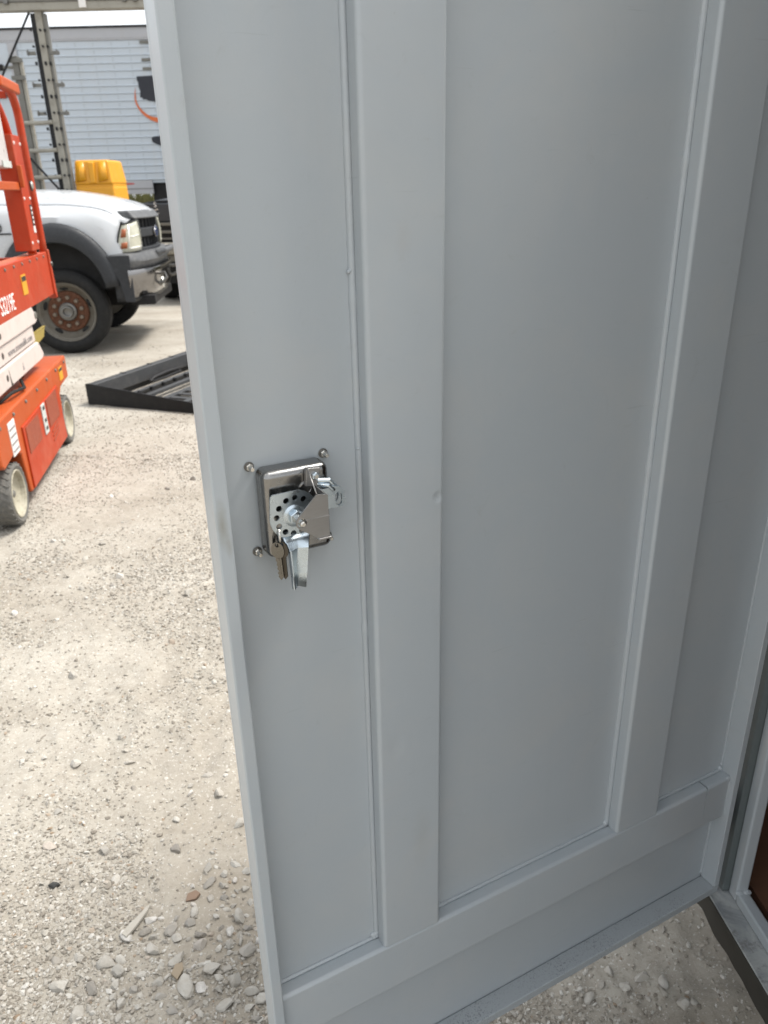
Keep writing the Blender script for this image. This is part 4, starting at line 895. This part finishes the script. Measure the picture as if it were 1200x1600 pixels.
# fender flare: wide charcoal plastic arch
rows = []
for i in range(25):
    a = R(188 - (188 - 6) * i / 24.0); cx, cz = 0.02, 0.60
    outer = 0.665 if a < R(90) else 0.66; ro = outer * (1 - 0.02 * math.cos(2 * a)); ri = 0.49
    def pt(r, y, k=1.0): return (cx + r * 0.90 * math.cos(a), y, cz + r * math.sin(a))
    rows.append([pt(ro, 0.004), pt(ro - 0.008, -0.030), pt(ro - 0.05, -0.052), pt(ri + 0.05, -0.062), pt(ri + 0.012, -0.058), pt(ri, -0.040), pt(ri, 0.12)])
MB().grid(rows).build('fender_flare', 'charcoal_plastic', truck, solid=0.006, smooth=50)
rows2 = [[(p[0], 2 * HWT - p[1], p[2]) for p in r] for r in rows]
MB().grid(rows2).build('fender_flare', 'charcoal_plastic', truck, solid=0.006, smooth=50)
def truck_wheel(x, y, s):
    w = MB().lathe([(0.285, 0.04), (0.30, 0.015), (0.33, 0.0), (0.37, 0.004), (0.400, 0.022), (0.415, 0.045), (0.419, 0.06), (0.420, 0.12), (0.419, 0.19), (0.41, 0.215), (0.37, 0.235), (0.285, 0.23)], 56, (0, 0, 0), (0, s, 0), closed=True).build('wheel', 'tyre_rubber', truck, loc=(x, y, 0.418))
    MB().lathe([(0.10, 0.125), (0.20, 0.122), (0.230, 0.100), (0.250, 0.075), (0.260, 0.050), (0.268, 0.038), (0.280, 0.034), (0.284, 0.020), (0.292, 0.014), (0.296, 0.022), (0.292, 0.05), (0.27, 0.2)], 56, (0, 0, 0), (0, s, 0)).build('rim', 'wheel_silver', w)
    for k in range(5):
        a = R(20 + 72 * k); c_ = Vector((0.230 * math.cos(a), 0.096 * s, 0.230 * math.sin(a)))
        b = MB(); rad = Vector((math.cos(a), -0.55 * s * 1.0, math.sin(a))).normalized(); tan = Vector((-math.sin(a), 0, math.cos(a))); nn = rad.cross(tan)
        pts = [c_ + tan * 0.045 * math.cos(R(q)) + rad * 0.020 * math.sin(R(q)) - Vector((0, 0.004 * s, 0)) for q in range(0, 360, 20)]
        b.add(pts, [tuple(range(len(pts)))]); b.build('vent_hole', 'black_void', w, solid=0.003)
    hub = MB().lathe([(0.198, 0.121), (0.206, 0.108), (0.198, 0.094), (0.184, 0.090), (0.172, 0.096), (0.11, 0.092), (0.095, 0.088), (0.085, 0.092)], 40, (0, 0, 0), (0, s, 0)).build('hub_plate', 'rust', w)
    for k in range(10):
        a = 2 * math.pi * k / 10 + 0.2
        MB().lathe([(0.023, 0.0), (0.023, 0.024), (0.018, 0.034), (0.0005, 0.035)], 6, (0.140 * math.cos(a), 0.097 * s, 0.140 * math.sin(a)), (0, -s, 0)).build('lug_nut', 'lug_steel', hub, bevel=0.002)
    MB().lathe([(0.092, 0.10), (0.090, 0.055), (0.080, 0.046), (0.066, 0.046), (0.060, 0.030), (0.048, 0.028), (0.040, 0.032), (0.036, 0.055), (0.0005, 0.060)], 28, (0, 0, 0), (0, s, 0)).build('hub_cap', 'dark_steel', w)
truck_wheel(0.02, 0.0, 1); truck_wheel(0.02, 2 * HWT, -1)
truck_wheel(-4.1, 0.0, 1); truck_wheel(-4.1, 2 * HWT, -1)
# headlights wrap the corner
for s in (-1, 1):
    def Yp(y): return y if s < 0 else 2 * HWT - y
    rows = []
    for i in range(9):
        v = i / 8.0; row = []
        for j in range(9):
            h = j / 8.0
            x = lerp(0.600 + 0.075 * v ** 2, 0.805 - 0.012 * v, math.sin(h * math.pi / 2) ** 0.75)
            y = lerp(0.055, 0.315, 1 - math.cos(h * math.pi / 2))
            z = lerp(lerp(0.975, 0.988, h), lerp(1.235, 1.272, h), v)
            bul = 0.012 * math.sin(v * math.pi)
            row.append((x + bul, Yp(y - bul * 0.6), z))
        rows.append(row)
    hl = MB().grid(rows).build('headlight', 'headlight_lens', truck, solid=0.02, smooth=60)
    def P(h, v, off=0.006):
        x = lerp(0.600 + 0.075 * v ** 2, 0.805 - 0.012 * v, math.sin(h * math.pi / 2) ** 0.75) + 0.012 * math.sin(v * math.pi) + off * 0.7
        y = lerp(0.055, 0.315, 1 - math.cos(h * math.pi / 2)) - 0.007 * math.sin(v * math.pi) - off * 0.7
        return (x, Yp(y), lerp(lerp(0.975, 0.988, h), lerp(1.235, 1.272, h), v))
    for (h0, h1, v0, v1) in ((0.03, 0.19, 0.55, 0.85), (0.06, 0.24, 0.14, 0.36)):
        MB().grid([[P(lerp(h0, h1, a), lerp(v0, v1, b_)) for a in (0, .5, 1)] for b_ in (0, .5, 1)]).build('turn_signal', 'amber_lens', hl, solid=0.004)
    for (h0, h1, v0, v1) in ((0.34, 0.92, 0.52, 0.56), (0.30, 0.95, 0.10, 0.16), (0.28, 0.33, 0.12, 0.9)):
        MB().grid([[P(lerp(h0, h1, a), lerp(v0, v1, b_), 0.004) for a in (0, .25, .5, .75, 1)] for b_ in (0, .5, 1)]).build('reflector_band', 'headlight_reflector', hl, solid=0.003)
    MB().tube([P(0, v, -0.004) for v in np.linspace(-0.02, 1.02, 8)] + [P(h, 1.02, -0.004) for h in np.linspace(0.1, 1, 6)], 0.009, 6).build('headlight_gap', 'black_void', hl)
# grille, bowed like the front edge of the hood
gx_ = 0.765
def bow_x(y): return -0.150 * (abs(y - HWT) / (HWT - 0.203)) ** 2.2
def gb(y0, y1, z0, z1, x0=0.0, x1=0.075, mat='grey_plastic', nm='grille_bar', bev=0.012, lean=0.0):
    n_ = max(1, int((y1 - y0) / 0.06)); b_ = MB(); vs_ = []; fs_ = []
    for i_ in range(n_ + 1):
        y = lerp(y0, y1, i_ / n_); o_ = gx_ + bow_x(y)
        vs_ += [(o_ + x0, y, z0), (o_ + x1, y, z0), (o_ + x1 - lean, y, z1), (o_ + x0, y, z1)]
    for i_ in range(n_):
        for k_ in range(4): fs_.append((i_ * 4 + k_, i_ * 4 + (k_ + 1) % 4, i_ * 4 + 4 + (k_ + 1) % 4, i_ * 4 + 4 + k_))
    fs_ += [(3, 2, 1, 0), (n_ * 4, n_ * 4 + 1, n_ * 4 + 2, n_ * 4 + 3)]
    return b_.add(vs_, fs_).build(nm, mat, truck, bevel=bev, seg=3)
gb(0.30, 2 * HWT - 0.30, 0.96, 1.32, -0.14, 0.03, 'black_void', 'grille_back', 0.0)
gb(0.285, 2 * HWT - 0.285, 1.285, 1.365, -0.06, 0.13, 'grey_plastic', 'grille_surround', 0.02, 0.06)
gb(0.300, 0.435, 0.955, 1.284, -0.04, 0.100, 'charcoal_plastic', 'grille_surround', 0.02); gb(2 * HWT - 0.435, 2 * HWT - 0.300, 0.955, 1.284, -0.04, 0.100, 'charcoal_plastic', 'grille_surround', 0.02)
gb(0.436, 2 * HWT - 0.436, 0.955, 1.0, -0.02, 0.10, 'charcoal_plastic', 'grille_surround')
gb(0.437, 2 * HWT - 0.437, 1.10, 1.19, 0.0, 0.09, 'charcoal_plastic')
for k in range(9):
    y = 0.46 + k * 0.122
    gb(y, y + 0.018, 1.001, 1.09, 0.031, 0.06, 'charcoal_plastic', 'grille_slat', 0.0); gb(y, y + 0.018, 1.191, 1.284, 0.031, 0.06, 'charcoal_plastic', 'grille_slat', 0.0)
em = MB().lathe([(0.095, 0.0), (0.098, 0.012), (0.090, 0.020), (0.084, 0.016), (0.0005, 0.018)], 32, (0, 0, 0), (1, 0, 0)).build('emblem', 'chrome', truck, loc=(gx_ + 0.09, HWT - 0.02, 1.142)); em.scale = (1, 1.25, 0.62)
MB().lathe([(0.082, 0.015), (0.078, 0.022), (0.0005, 0.024)], 28, (0, 0, 0), (1, 0, 0)).build('emblem_field', 'blue_enamel', em)
text('Super Duty', 0.045, (gx_ + bow_x(0.37) + 0.1015, 0.385, 1.02), (R(90), R(-90), R(90)), 'yellow_steel', truck, ext=0.001)
# bumper: plastic cover on top, chrome wrap below
def bump_section(y):           # front face x of the bumper as a function of y (bowed)
    yy = abs(y - HWT) / HWT; return 0.925 - 0.17 * yy ** 3
ys = [0.0 + 2 * HWT * i / 24.0 for i in range(25)]
def wrap(zx, mat, name, side=0.30, rear=0.46, solid=0.01):
    """zx: list of (z, outward offset)"""
    path = [(rear + 0.0, -0.035)] + [(lerp(rear, bump_section(0.0) - 0.06, q), -0.035) for q in (0.33, 0.66, 1.0)] + [(bump_section(0.0) - 0.02, -0.015)] + [(bump_section(y), y) for y in ys[1:-1]] + [(bump_section(0.0) - 0.02, 2 * HWT + 0.015)] + [(lerp(bump_section(0) - 0.06, rear, q), 2 * HWT + 0.035) for q in (0, 0.33, 0.66, 1)]
    rows = []
    for z, off in zx:
        row = []
        for x, y in path:
            n_ = Vector((1, 0)) if 0.0 < y < 2 * HWT else Vector((0.2, -1 if y < HWT else 1)).normalized()
            row.append((x + n_.x * off, y + n_.y * off, z))
        rows.append(row)
    return MB().grid(rows).build(name, mat, truck, solid=solid, smooth=40)
wrap([(0.965, -0.15), (0.972, -0.08), (0.960, -0.03), (0.915, -0.004), (0.885, 0.0), (0.86, -0.02), (0.805, -0.026)], 'grey_plastic', 'bumper_cover', rear=0.47)
wrap([(0.815, -0.02), (0.812, 0.012), (0.795, 0.018), (0.70, 0.010), (0.60, -0.005), (0.545, -0.035), (0.53, -0.07)], 'chrome', 'bumper', rear=0.695)
wrap([(0.81, -0.030), (0.70, -0.022), (0.55, -0.035), (0.50, -0.06)], 'charcoal_plastic', 'valance', rear=0.55)
MB().prism([(0.46, 0.955), (0.73, 0.955), (0.73, 0.50), (0.635, 0.505), (0.60, 0.70), (0.54, 0.85)], -0.035, -0.020).build('valance', 'charcoal_plastic', truck, bevel=0.006)
MB().box(0.62, 0.86, 0.30, 1.6, 0.43, 0.52).build('tow_frame', 'black_steel', truck, bevel=0.008)
MB().box(0.70, 0.90, 0.15, 0.26, 0.455, 0.545).build('tow_frame', 'black_steel', truck, bevel=0.008)
for y in (0.48, 1.40):
    MB().tube([(0.85, y, 0.62), (0.95, y, 0.64), (0.99, y + 0.02, 0.69), (0.97, y + 0.03, 0.735), (0.89, y + 0.03, 0.73)], 0.017, 10).build('tow_hook', 'dark_steel', truck)
MB().lathe([(0.06, 0.0), (0.055, 0.01), (0.0005, 0.012)], 20, (0.925, 0.62, 0.63), (1, 0, 0)).build('fog_lamp', 'headlight_reflector', truck)
# end guard seen at the far side of the bumper
MB().tube([(0.90, 0.60, 0.94), (0.97, 0.62, 0.955), (0.99, 0.95, 0.955), (0.97, 1.28, 0.955), (0.90, 1.3, 0.94)], 0.03, 10).build('push_bar', 'grey_plastic', truck)
text('F-450', 0.115, (-0.715, -0.0035, 1.205), (R(90), 0, 0), 'charcoal_plastic', truck, sx=1.05, ext=0.004)
MB().box(-0.72, -0.36, -0.008, -0.001, 1.178, 1.192).build('badge_bar', 'charcoal_plastic', truck)
MB().prism([(0.44, 1.24), (0.50, 1.205), (0.52, 1.19), (0.47, 1.222)], 0.0, 0.002).build('scratch', 'grime_grey', truck)

# ---------------------------------------------------------------- black wedge-shaped attachment on the ground
WA = math.atan2(-0.356, 0.934)
wedge = thing('steel_attachment', 'black steel wedge frame with a slotted plate lying on the gravel', 'attachment', (-2.302, 5.865, 0), WA)
for y0 in (0.0, 1.43):
    MB().prism([(0, 0.0), (0.0, 0.162), (0.03, 0.165), (1.62, 0.022), (1.62, 0.0)], y0, y0 + 0.014).build('side_plate', 'black_steel', wedge, bevel=0.002)
MB().box(0.0, 0.075, 0.0145, 1.4295, 0.045, 0.158).build('back_beam', 'black_steel_worn', wedge, bevel=0.006)
MB().box(0.004, 0.05, 0.0145, 1.4295, 0.004, 0.0445).build('back_skid', 'black_steel', wedge, bevel=0.003)
for y in (0.42, 0.78, 1.1): MB().box(-0.004, 0.045, y, y + 0.012, 0.1585, 0.163).build('weld_tab', 'black_steel', wedge)
MB().prism([(0.26, 0.0), (0.26, 0.055), (0.285, 0.075), (0.325, 0.075), (0.325, 0.06), (0.30, 0.05), (0.30, 0.0)], 0.0145, 1.4295).build('cross_bar', 'black_steel_worn', wedge, bevel=0.003)
for y in (0.20, 0.36, 0.52, 0.68, 0.84): MB().box(0.322, 0.345, y, y + 0.02, 0.05, 0.078).build('bar_tab', 'black_steel', wedge)
lg = MB().tube([(0.14, 0.62, 0.055), (0.145, 0.66, 0.075), (0.145, 0.86, 0.085), (0.145, 1.02, 0.08), (0.14, 1.06, 0.05), (0.14, 0.84, 0.04), (0.14, 0.64, 0.045)], 0.013, 8, closed=True).build('lifting_ring', 'black_steel', wedge)
MB().box(0.385, 0.43, 0.0145, 1.4295, 0.03, 0.058).build('cross_bar', 'black_steel_worn', wedge, bevel=0.003)
for x0 in (0.50, 0.86):                      # two ladder-like slotted plates
    MB().box(x0, x0 + 0.055, 0.0145, 1.4295, 0.012, 0.026).build('plate_rail', 'black_steel_worn', wedge, bevel=0.002)
    MB().box(x0 + 0.22, x0 + 0.275, 0.0145, 1.4295, 0.010, 0.024).build('plate_rail', 'black_steel_worn', wedge, bevel=0.002)
    for k in range(12):
        y = 0.05 + k * 0.118
        MB().box(x0 + 0.056, x0 + 0.219, y, y + 0.05, 0.011, 0.024).build('plate_rung', 'black_steel_worn', wedge, bevel=0.002)
MB().box(1.57, 1.62, 0.0145, 1.4295, 0.004, 0.02).build('blade_edge', 'black_steel', wedge, bevel=0.002)

# ---------------------------------------------------------------- steel rack behind the truck
rack = thing('steel_rack', 'tall weathered steel rack with bolted post, rungs and top beam behind the truck', 'rack', (-3.87, 10.4, 0))
MB().box(-0.085, -0.030, -0.02, 0.06, 0, 3.47).build('post_channel', 'black_steel', rack, bevel=0.004)
mp_ = MB().box(-0.029, 0.050, -0.03, 0.06, 0, 3.50).build('post', 'rack_steel', rack, bevel=0.004)
MB().box(0.051, 0.085, -0.015, 0.06, 0, 3.47).build('post_flange', 'grime_grey', rack, bevel=0.004)
b = MB()
for k in range(16):
    z = 3.30 - k * 0.115 - 0.05 * (k % 3)
    for xx in (-0.098, 0.012, 0.060): b.lathe([(0.013, 0.0), (0.013, 0.02), (0.0005, 0.022)], 6, (xx, -0.03 if xx < 0.05 else -0.015, z), (0, -1, 0))
bo = b.build('bolts', 'black_steel', rack); bo['kind'] = 'stuff'
for z in (3.07, 2.74, 2.44):
    for sx_ in (-1, 1):
        MB().box(*sorted((sx_ * 0.088, sx_ * 0.19)), -0.05, -0.02, z - 0.022, z + 0.016).build('clamp', 'grime_grey', rack, bevel=0.005)
        MB().tube([(sx_ * 0.17, -0.06, z - 0.03), (sx_ * 0.17, -0.06, z + 0.03)], 0.010, 8).build('clamp_bolt', 'dark_steel', rack)
bm_ = MB().box(-3.6, 2.6, -0.07, 0.07, 3.49, 3.57).build('top_beam', 'rack_steel', rack, bevel=0.005)
MB().box(-3.6, 2.6, -0.085, 0.085, 3.571, 3.60).build('beam_flange', 'grime_grey', bm_, bevel=0.004)
MB().box(0.52, 0.60, -0.10, -0.071, 3.50, 3.60).build('reflector', 'sticker_white', bm_, bevel=0.004)
for xx in (-0.45, -0.33, 1.02, 1.14): MB().box(xx, xx + 0.05, -0.11, -0.071, 3.55, 3.60).build('beam_clip', 'dark_steel', bm_, bevel=0.004)
MB().box(-0.40, -0.33, 0.0, 0.07, 0, 3.05).build('post', 'grime_grey', rack, bevel=0.004)
MB().box(-0.325, -0.29, 0.01, 0.06, 0, 3.0).build('post_flange', 'rack_steel', rack, bevel=0.004)
MB().box(2.5, 2.6, -0.05, 0.05, 0, 3.489).build('post', 'rack_steel', rack, bevel=0.004)
MB().box(-3.5, -3.42, -0.05, 0.05, 0, 3.489).build('post', 'rack_steel', rack, bevel=0.004)
for z in (2.34, 2.035, 1.735, 1.43, 1.13):
    MB().tube([(-0.36, -0.04, z), (-0.13, -0.04, z), (-0.03, -0.04, z + 0.006)], 0.024, 10).build('rung', 'rack_steel', rack)
MB().tube([(-0.09, -0.02, 3.478), (-0.56, -0.06, 2.78)], 0.013, 8).build('brace_rod', 'black_steel', rack)
MB().tube([(-0.37, -0.05, 1.955), (-0.02, -0.05, 1.52)], 0.014, 8).build('brace_rod', 'black_steel', rack)
for z, w in ((2.98, 0.07), (2.80, 0.07)): MB().box(-0.43, -0.27, -0.03, -0.001, z, z + 0.045).build('clamp', 'grime_grey', rack, bevel=0.004)

# ---------------------------------------------------------------- yellow plastic tank
tank = thing('yellow_tank', 'yellow moulded plastic tank with recessed panels, behind the white hood', 'tank', (-3.54, 10.73, 0))
def frustum(x0, x1, z0, z1, taper, y0=-0.30, y1=0.30):
    a = taper
    return MB().add([(x0, y0, z0), (x1, y0, z0), (x1, y1, z0), (x0, y1, z0), (x0 + a, y0 + a, z1), (x1 - a, y0 + a, z1), (x1 - a, y1 - a, z1), (x0 + a, y1 - a, z1)],
                    [(0, 3, 2, 1), (4, 5, 6, 7), (0, 1, 5, 4), (1, 2, 6, 5), (2, 3, 7, 6), (3, 0, 4, 7)])
frustum(-0.255, 0.255, 0.92, 1.625, 0.012).build('tank_body', 'yellow_plastic', tank, bevel=0.03, seg=3)
top = frustum(-0.245, 0.245, 1.640, 1.925, 0.032).build('tank_top', 'yellow_plastic', tank, bevel=0.03, seg=3)
frustum(-0.235, 0.235, 1.610, 1.655, 0.0, -0.28, 0.28).build('tank_groove', 'yellow_plastic', tank)
for xx in (-0.24, -0.10):
    for yy in (-0.24, 0.19): MB().box(xx, xx + 0.05, yy, yy + 0.05, 0, 0.86).build('stand_leg', 'black_steel', tank)
MB().box(-0.25, 0.25, -0.28, 0.28, 0.861, 0.918).build('stand_top', 'black_steel', tank, bevel=0.006)
for xx in (-0.13, 0.14):
    MB().add([(xx - 0.055, -0.282, 1.90), (xx + 0.03, -0.280, 1.90), (xx + 0.045, -0.318, 1.70), (xx + 0.012, -0.320, 1.69), (xx - 0.075, -0.306, 1.67)], [(0, 1, 2, 3, 4)]).build('tank_rib', 'yellow_plastic', tank, solid=0.02)
MB().box(-0.035, 0.035, -0.318, -0.25, 1.655, 1.90).build('tank_rib', 'yellow_plastic', tank, bevel=0.015)

# ---------------------------------------------------------------- white trailer with ribbed side
TY = 16.2; KT = TY / 13.5
trailer = thing('box_trailer', 'long white box trailer with horizontally ribbed side, black lettering and orange swoosh', 'trailer', (-4.6, TY, 0))
def tx(x): return x * KT + 4.6
def tzz(z): return 1.5 + (z - 1.5) * KT
Z0, Z1, ZTOPT = tzz(1.735), tzz(3.687), tzz(3.853)
TX0, TX1 = tx(-5.43), 11.0
ns = 19; hgt = (Z1 - Z0) / ns
slat = None
for k in range(ns):
    z0 = k * hgt
    prof = [(0.0, z0), (-0.004, z0 + 0.001), (-0.016, z0 + 0.006), (-0.016, z0 + 0.016), (-0.004, z0 + 0.026), (-0.002, z0 + hgt - 0.001), (0.012, z0 + hgt - 0.001), (0.012, z0)]
    if slat is None:
        slat = MB().prism([(p[0], p[1] - z0) for p in prof], TX0, TX1, 'x').build('side_slat', 'trailer_white', trailer, smooth=30); slat.location = (0, 0, Z0)
    else: copy_part(slat, trailer, (0, 0, Z0 + z0))
MB().box(-9, TX1, 0.013, 2.5, Z0 - 0.05, ZTOPT - 0.002).build('box_body', 'trailer_white', trailer)
MB().box(-9, TX1, -0.02, 0.012, Z1 + 0.001, ZTOPT).build('top_rail', 'trailer_rail', trailer, bevel=0.006)
MB().box(-9, TX1, -0.045, 0.10, ZTOPT + 0.001, ZTOPT + 0.03).build('roof_edge', 'black_steel', trailer)
low = MB().box(TX0, tx(-3.625), -0.012, 0.03, tzz(1.53), Z0 - 0.002).build('lower_rail', 'trailer_rail', trailer, bevel=0.006)
MB().box(tx(-4.057), tx(-3.927), -0.016, -0.0125, tzz(1.672), tzz(1.694)).build('marker', 'red_lens', low)
MB().box(TX0, tx(-3.625), -0.018, -0.0125, tzz(1.60), tzz(1.612)).build('rail_lip', 'grime_grey', low)
MB().box(-9, TX0 - 0.001, -0.010, 0.012, Z0, Z1).build('end_panel', 'trailer_white', trailer)
MB().box(TX0 - 0.16, TX0 - 0.002, -0.035, -0.0105, Z0, Z1).build('corner_post', 'trailer_rail', trailer, bevel=0.01)
for z in (tzz(3.36), tzz(3.0)):
    MB().box(TX0 - 0.75, TX0 - 0.30, -0.07, -0.0105, z - 0.05, z + 0.05).build('door_hinge', 'black_steel', trailer, bevel=0.01)
    MB().box(TX0 - 0.30, TX0 - 0.05, -0.06, -0.0355, z - 0.02, z + 0.02).build('hinge_strap', 'grime_grey', trailer, bevel=0.01)
b = MB()
for i in range(26):
    xx = TX0 + 0.08 + i * 0.33
    if xx > tx(-3.2): break
    for k in range(ns):
        for q in (0.05, 0.085): b.lathe([(0.007, 0), (0.005, 0.004), (0.0005, 0.005)], 5, (xx, -0.003, Z0 + k * hgt + q), (0, -1, 0))
for i in range(70): 
    xx = TX0 - 0.6 + i * 0.05
    if xx < tx(-3.2): b.lathe([(0.009, 0), (0.006, 0.004), (0.0005, 0.005)], 5, (xx, -0.02, Z1 + 0.03), (0, -1, 0))
rv = b.build('rivets', 'grime_grey', trailer); rv['kind'] = 'stuff'
# painted letter blocks and swoosh, standing on the ribs
def tpoly(pts, name, mat, y0=-0.0195, y1=-0.0165):
    return MB().prism([(tx(a), tzz(c_)) for a, c_ in pts], y0, y1).build(name, mat, trailer)
tpoly([(-3.66, 3.20), (-2.9, 3.22), (-2.9, 2.80), (-3.53, 2.865), (-3.55, 2.885), (-3.60, 2.885), (-3.612, 2.91), (-3.645, 2.915), (-3.632, 3.0), (-3.648, 3.06), (-3.648, 3.12), (-3.662, 3.15)], 'lettering', 'black_print')
sw = [(-3.695, 3.055), (-3.722, 2.98), (-3.735, 2.90), (-3.728, 2.83), (-3.70, 2.765), (-3.66, 2.705), (-3.60, 2.645), (-3.53, 2.60), (-3.45, 2.565), (-3.2, 2.52)]
sw2 = [(-3.2, 2.62), (-3.44, 2.632), (-3.52, 2.650), (-3.585, 2.685), (-3.64, 2.735), (-3.68, 2.785), (-3.706, 2.84), (-3.715, 2.90), (-3.71, 2.98)]
tpoly(sw + sw2, 'swoosh', 'orange_print')
tpoly([(-3.548, 2.345), (-3.52, 2.362), (-3.2, 2.39), (-3.2, 2.22), (-3.44, 2.235), (-3.50, 2.265), (-3.545, 2.29)], 'lettering', 'black_print')
for z in (3.235 + 0.42, 3.42, 3.30): MB().box(tx(-3.55), tx(-3.40), -0.03, -0.0165, tzz(z) - 0.025, tzz(z) + 0.025).build('side_clip', 'grime_grey', trailer, bevel=0.01)
MB().box(tx(-3.66), tx(-3.20), 0.10, 0.4, 0.0, Z0 - 0.051).build('landing_leg', 'black_steel', trailer, bevel=0.01)
MB().box(tx(-3.60), tx(-3.20), 2.0, 2.15, 0.0, Z0 - 0.051).build('landing_leg', 'black_steel', trailer, bevel=0.01)
for xx in (8.2, 9.5):
    for yy, s in ((0.05, 1), (2.4, -1)):
        MB().lathe([(0.25, 0.0), (0.50, 0.02), (0.52, 0.06), (0.52, 0.22), (0.5, 0.26), (0.2, 0.26)], 36, (xx, yy, 0.52), (0, s, 0)).build('wheel', 'tyre_rubber', trailer)

# ---------------------------------------------------------------- dark pickup between truck and trailer
KP = 11.8 / 12.3
pick = thing('dark_pickup', 'dark grey pickup front with pale bumper, mostly hidden behind the white truck', 'pickup', (-3.45, 11.8, 0))
W = 1.95
def pz(z): return 1.5 + (z - 1.5) * KP
hood_rows = []
for i in range(10):
    q = i / 9.0; y = 0.02 + 1.5 * q
    hood_rows.append([(0.0, y + 0.03, 1.18), (0.0, y, 1.30), (0.06, y, 1.40 + 0.03 * q), (0.3, y, 1.435 + 0.06 * q), (W / 2, y, 1.45 + 0.06 * q), (W - 0.3, y, 1.435 + 0.06 * q), (W - 0.06, y, 1.40 + 0.03 * q), (W, y, 1.30), (W, y + 0.03, 1.18)])
MB().grid(hood_rows).build('hood', 'dark_vehicle', pick, solid=0.02, smooth=60)
MB().box(0.0, W, 0.0, 0.05, 1.14, 1.40).build('nose', 'dark_vehicle', pick, bevel=0.03, seg=3)
MB().box(0.0, W, 0.04, 4.0, 0.55, 1.13).build('body', 'dark_vehicle', pick, bevel=0.04, seg=3)
MB().prism([(1.5, 1.40), (2.1, 2.0), (3.6, 2.0), (3.9, 1.2), (1.5, 1.2)], 0.08, W - 0.08, 'x').build('cab', 'dark_vehicle', pick, bevel=0.05, seg=3)
MB().add([(0.2, 1.58, 1.50), (W - 0.2, 1.58, 1.50), (W - 0.28, 2.04, 1.97), (0.28, 2.04, 1.97)], [(0, 1, 2, 3)]).build('windscreen', 'glass_dark', pick, solid=0.005)
for z0, z1, m, d in ((1.095, 1.135, 'grime_grey', -0.035), (1.03, 1.094, 'black_void', 0.0), (0.99, 1.03, 'grime_grey', -0.03), (0.93, 0.989, 'black_void', 0.0), (0.905, 0.93, 'grime_grey', -0.03), (0.87, 0.904, 'black_void', 0.0)):
    MB().box(0.02, W - 0.02, d, 0.035, z0, z1).build('grille_bar', m, pick, bevel=0.006)
bu = MB().box(-0.03, W + 0.03, -0.12, 0.03, 0.70, 0.865).build('bumper', 'rack_steel', pick, bevel=0.03, seg=3)
pl = MB().box(0.06, 0.42, -0.135, -0.1205, 0.735, 0.85).build('number_plate', 'sticker_white', bu, bevel=0.003)
text('57', 0.10, (0.20, -0.1355, 0.757), (R(90), 0, 0), 'label_black', pl, ext=0.001)
MB().box(0.0, W, -0.06, 0.03, 0.60, 0.699).build('valance', 'grime_grey', pick, bevel=0.02)
MB().box(0.05, W - 0.05, 0.10, 3.8, 0.28, 0.549).build('underbody', 'black_void', pick)
for q_, ch in ((1.345, 'S'), (1.255, 'C')): text(ch, 0.095, (0.25, -0.002, q_), (R(90), 0, 0), 'sticker_white', pick, ext=0.002)
for xx, s in ((0.02, 1), (W - 0.02, -1)):
    for yy in (0.75, 3.3): MB().lathe([(0.20, 0.0), (0.36, 0.01), (0.385, 0.05), (0.385, 0.2), (0.36, 0.24), (0.2, 0.24)], 32, (xx, yy, 0.385), (s, 0, 0)).build('wheel', 'tyre_rubber', pick)

# ---------------------------------------------------------------- far weeds seen under the trailer
rs = np.random.RandomState(5); b = MB()
for k in range(13000):
    x = rs.uniform(-16, 8); y = 24 + rs.uniform(0, 1.2); h = rs.uniform(1.25, 1.80); w = rs.uniform(0.03, 0.07); a = rs.uniform(0, 6.28); l = rs.normal(0, 0.12)
    dx, dy = math.cos(a) * w, math.sin(a) * w
    b.add([(x - dx, y - dy, 0), (x + dx, y + dy, 0), (x + dx * .8 + l * .5, y + dy * .8, h * .6), (x + l, y, h)], [(0, 1, 2), (0, 2, 3)])
wd = b.build('weeds', 'weed_green', None, fix=False); wd['kind'] = 'stuff'; wd['label'] = 'strip of tall yellow green weeds beyond the trailer'; wd['category'] = 'weeds'
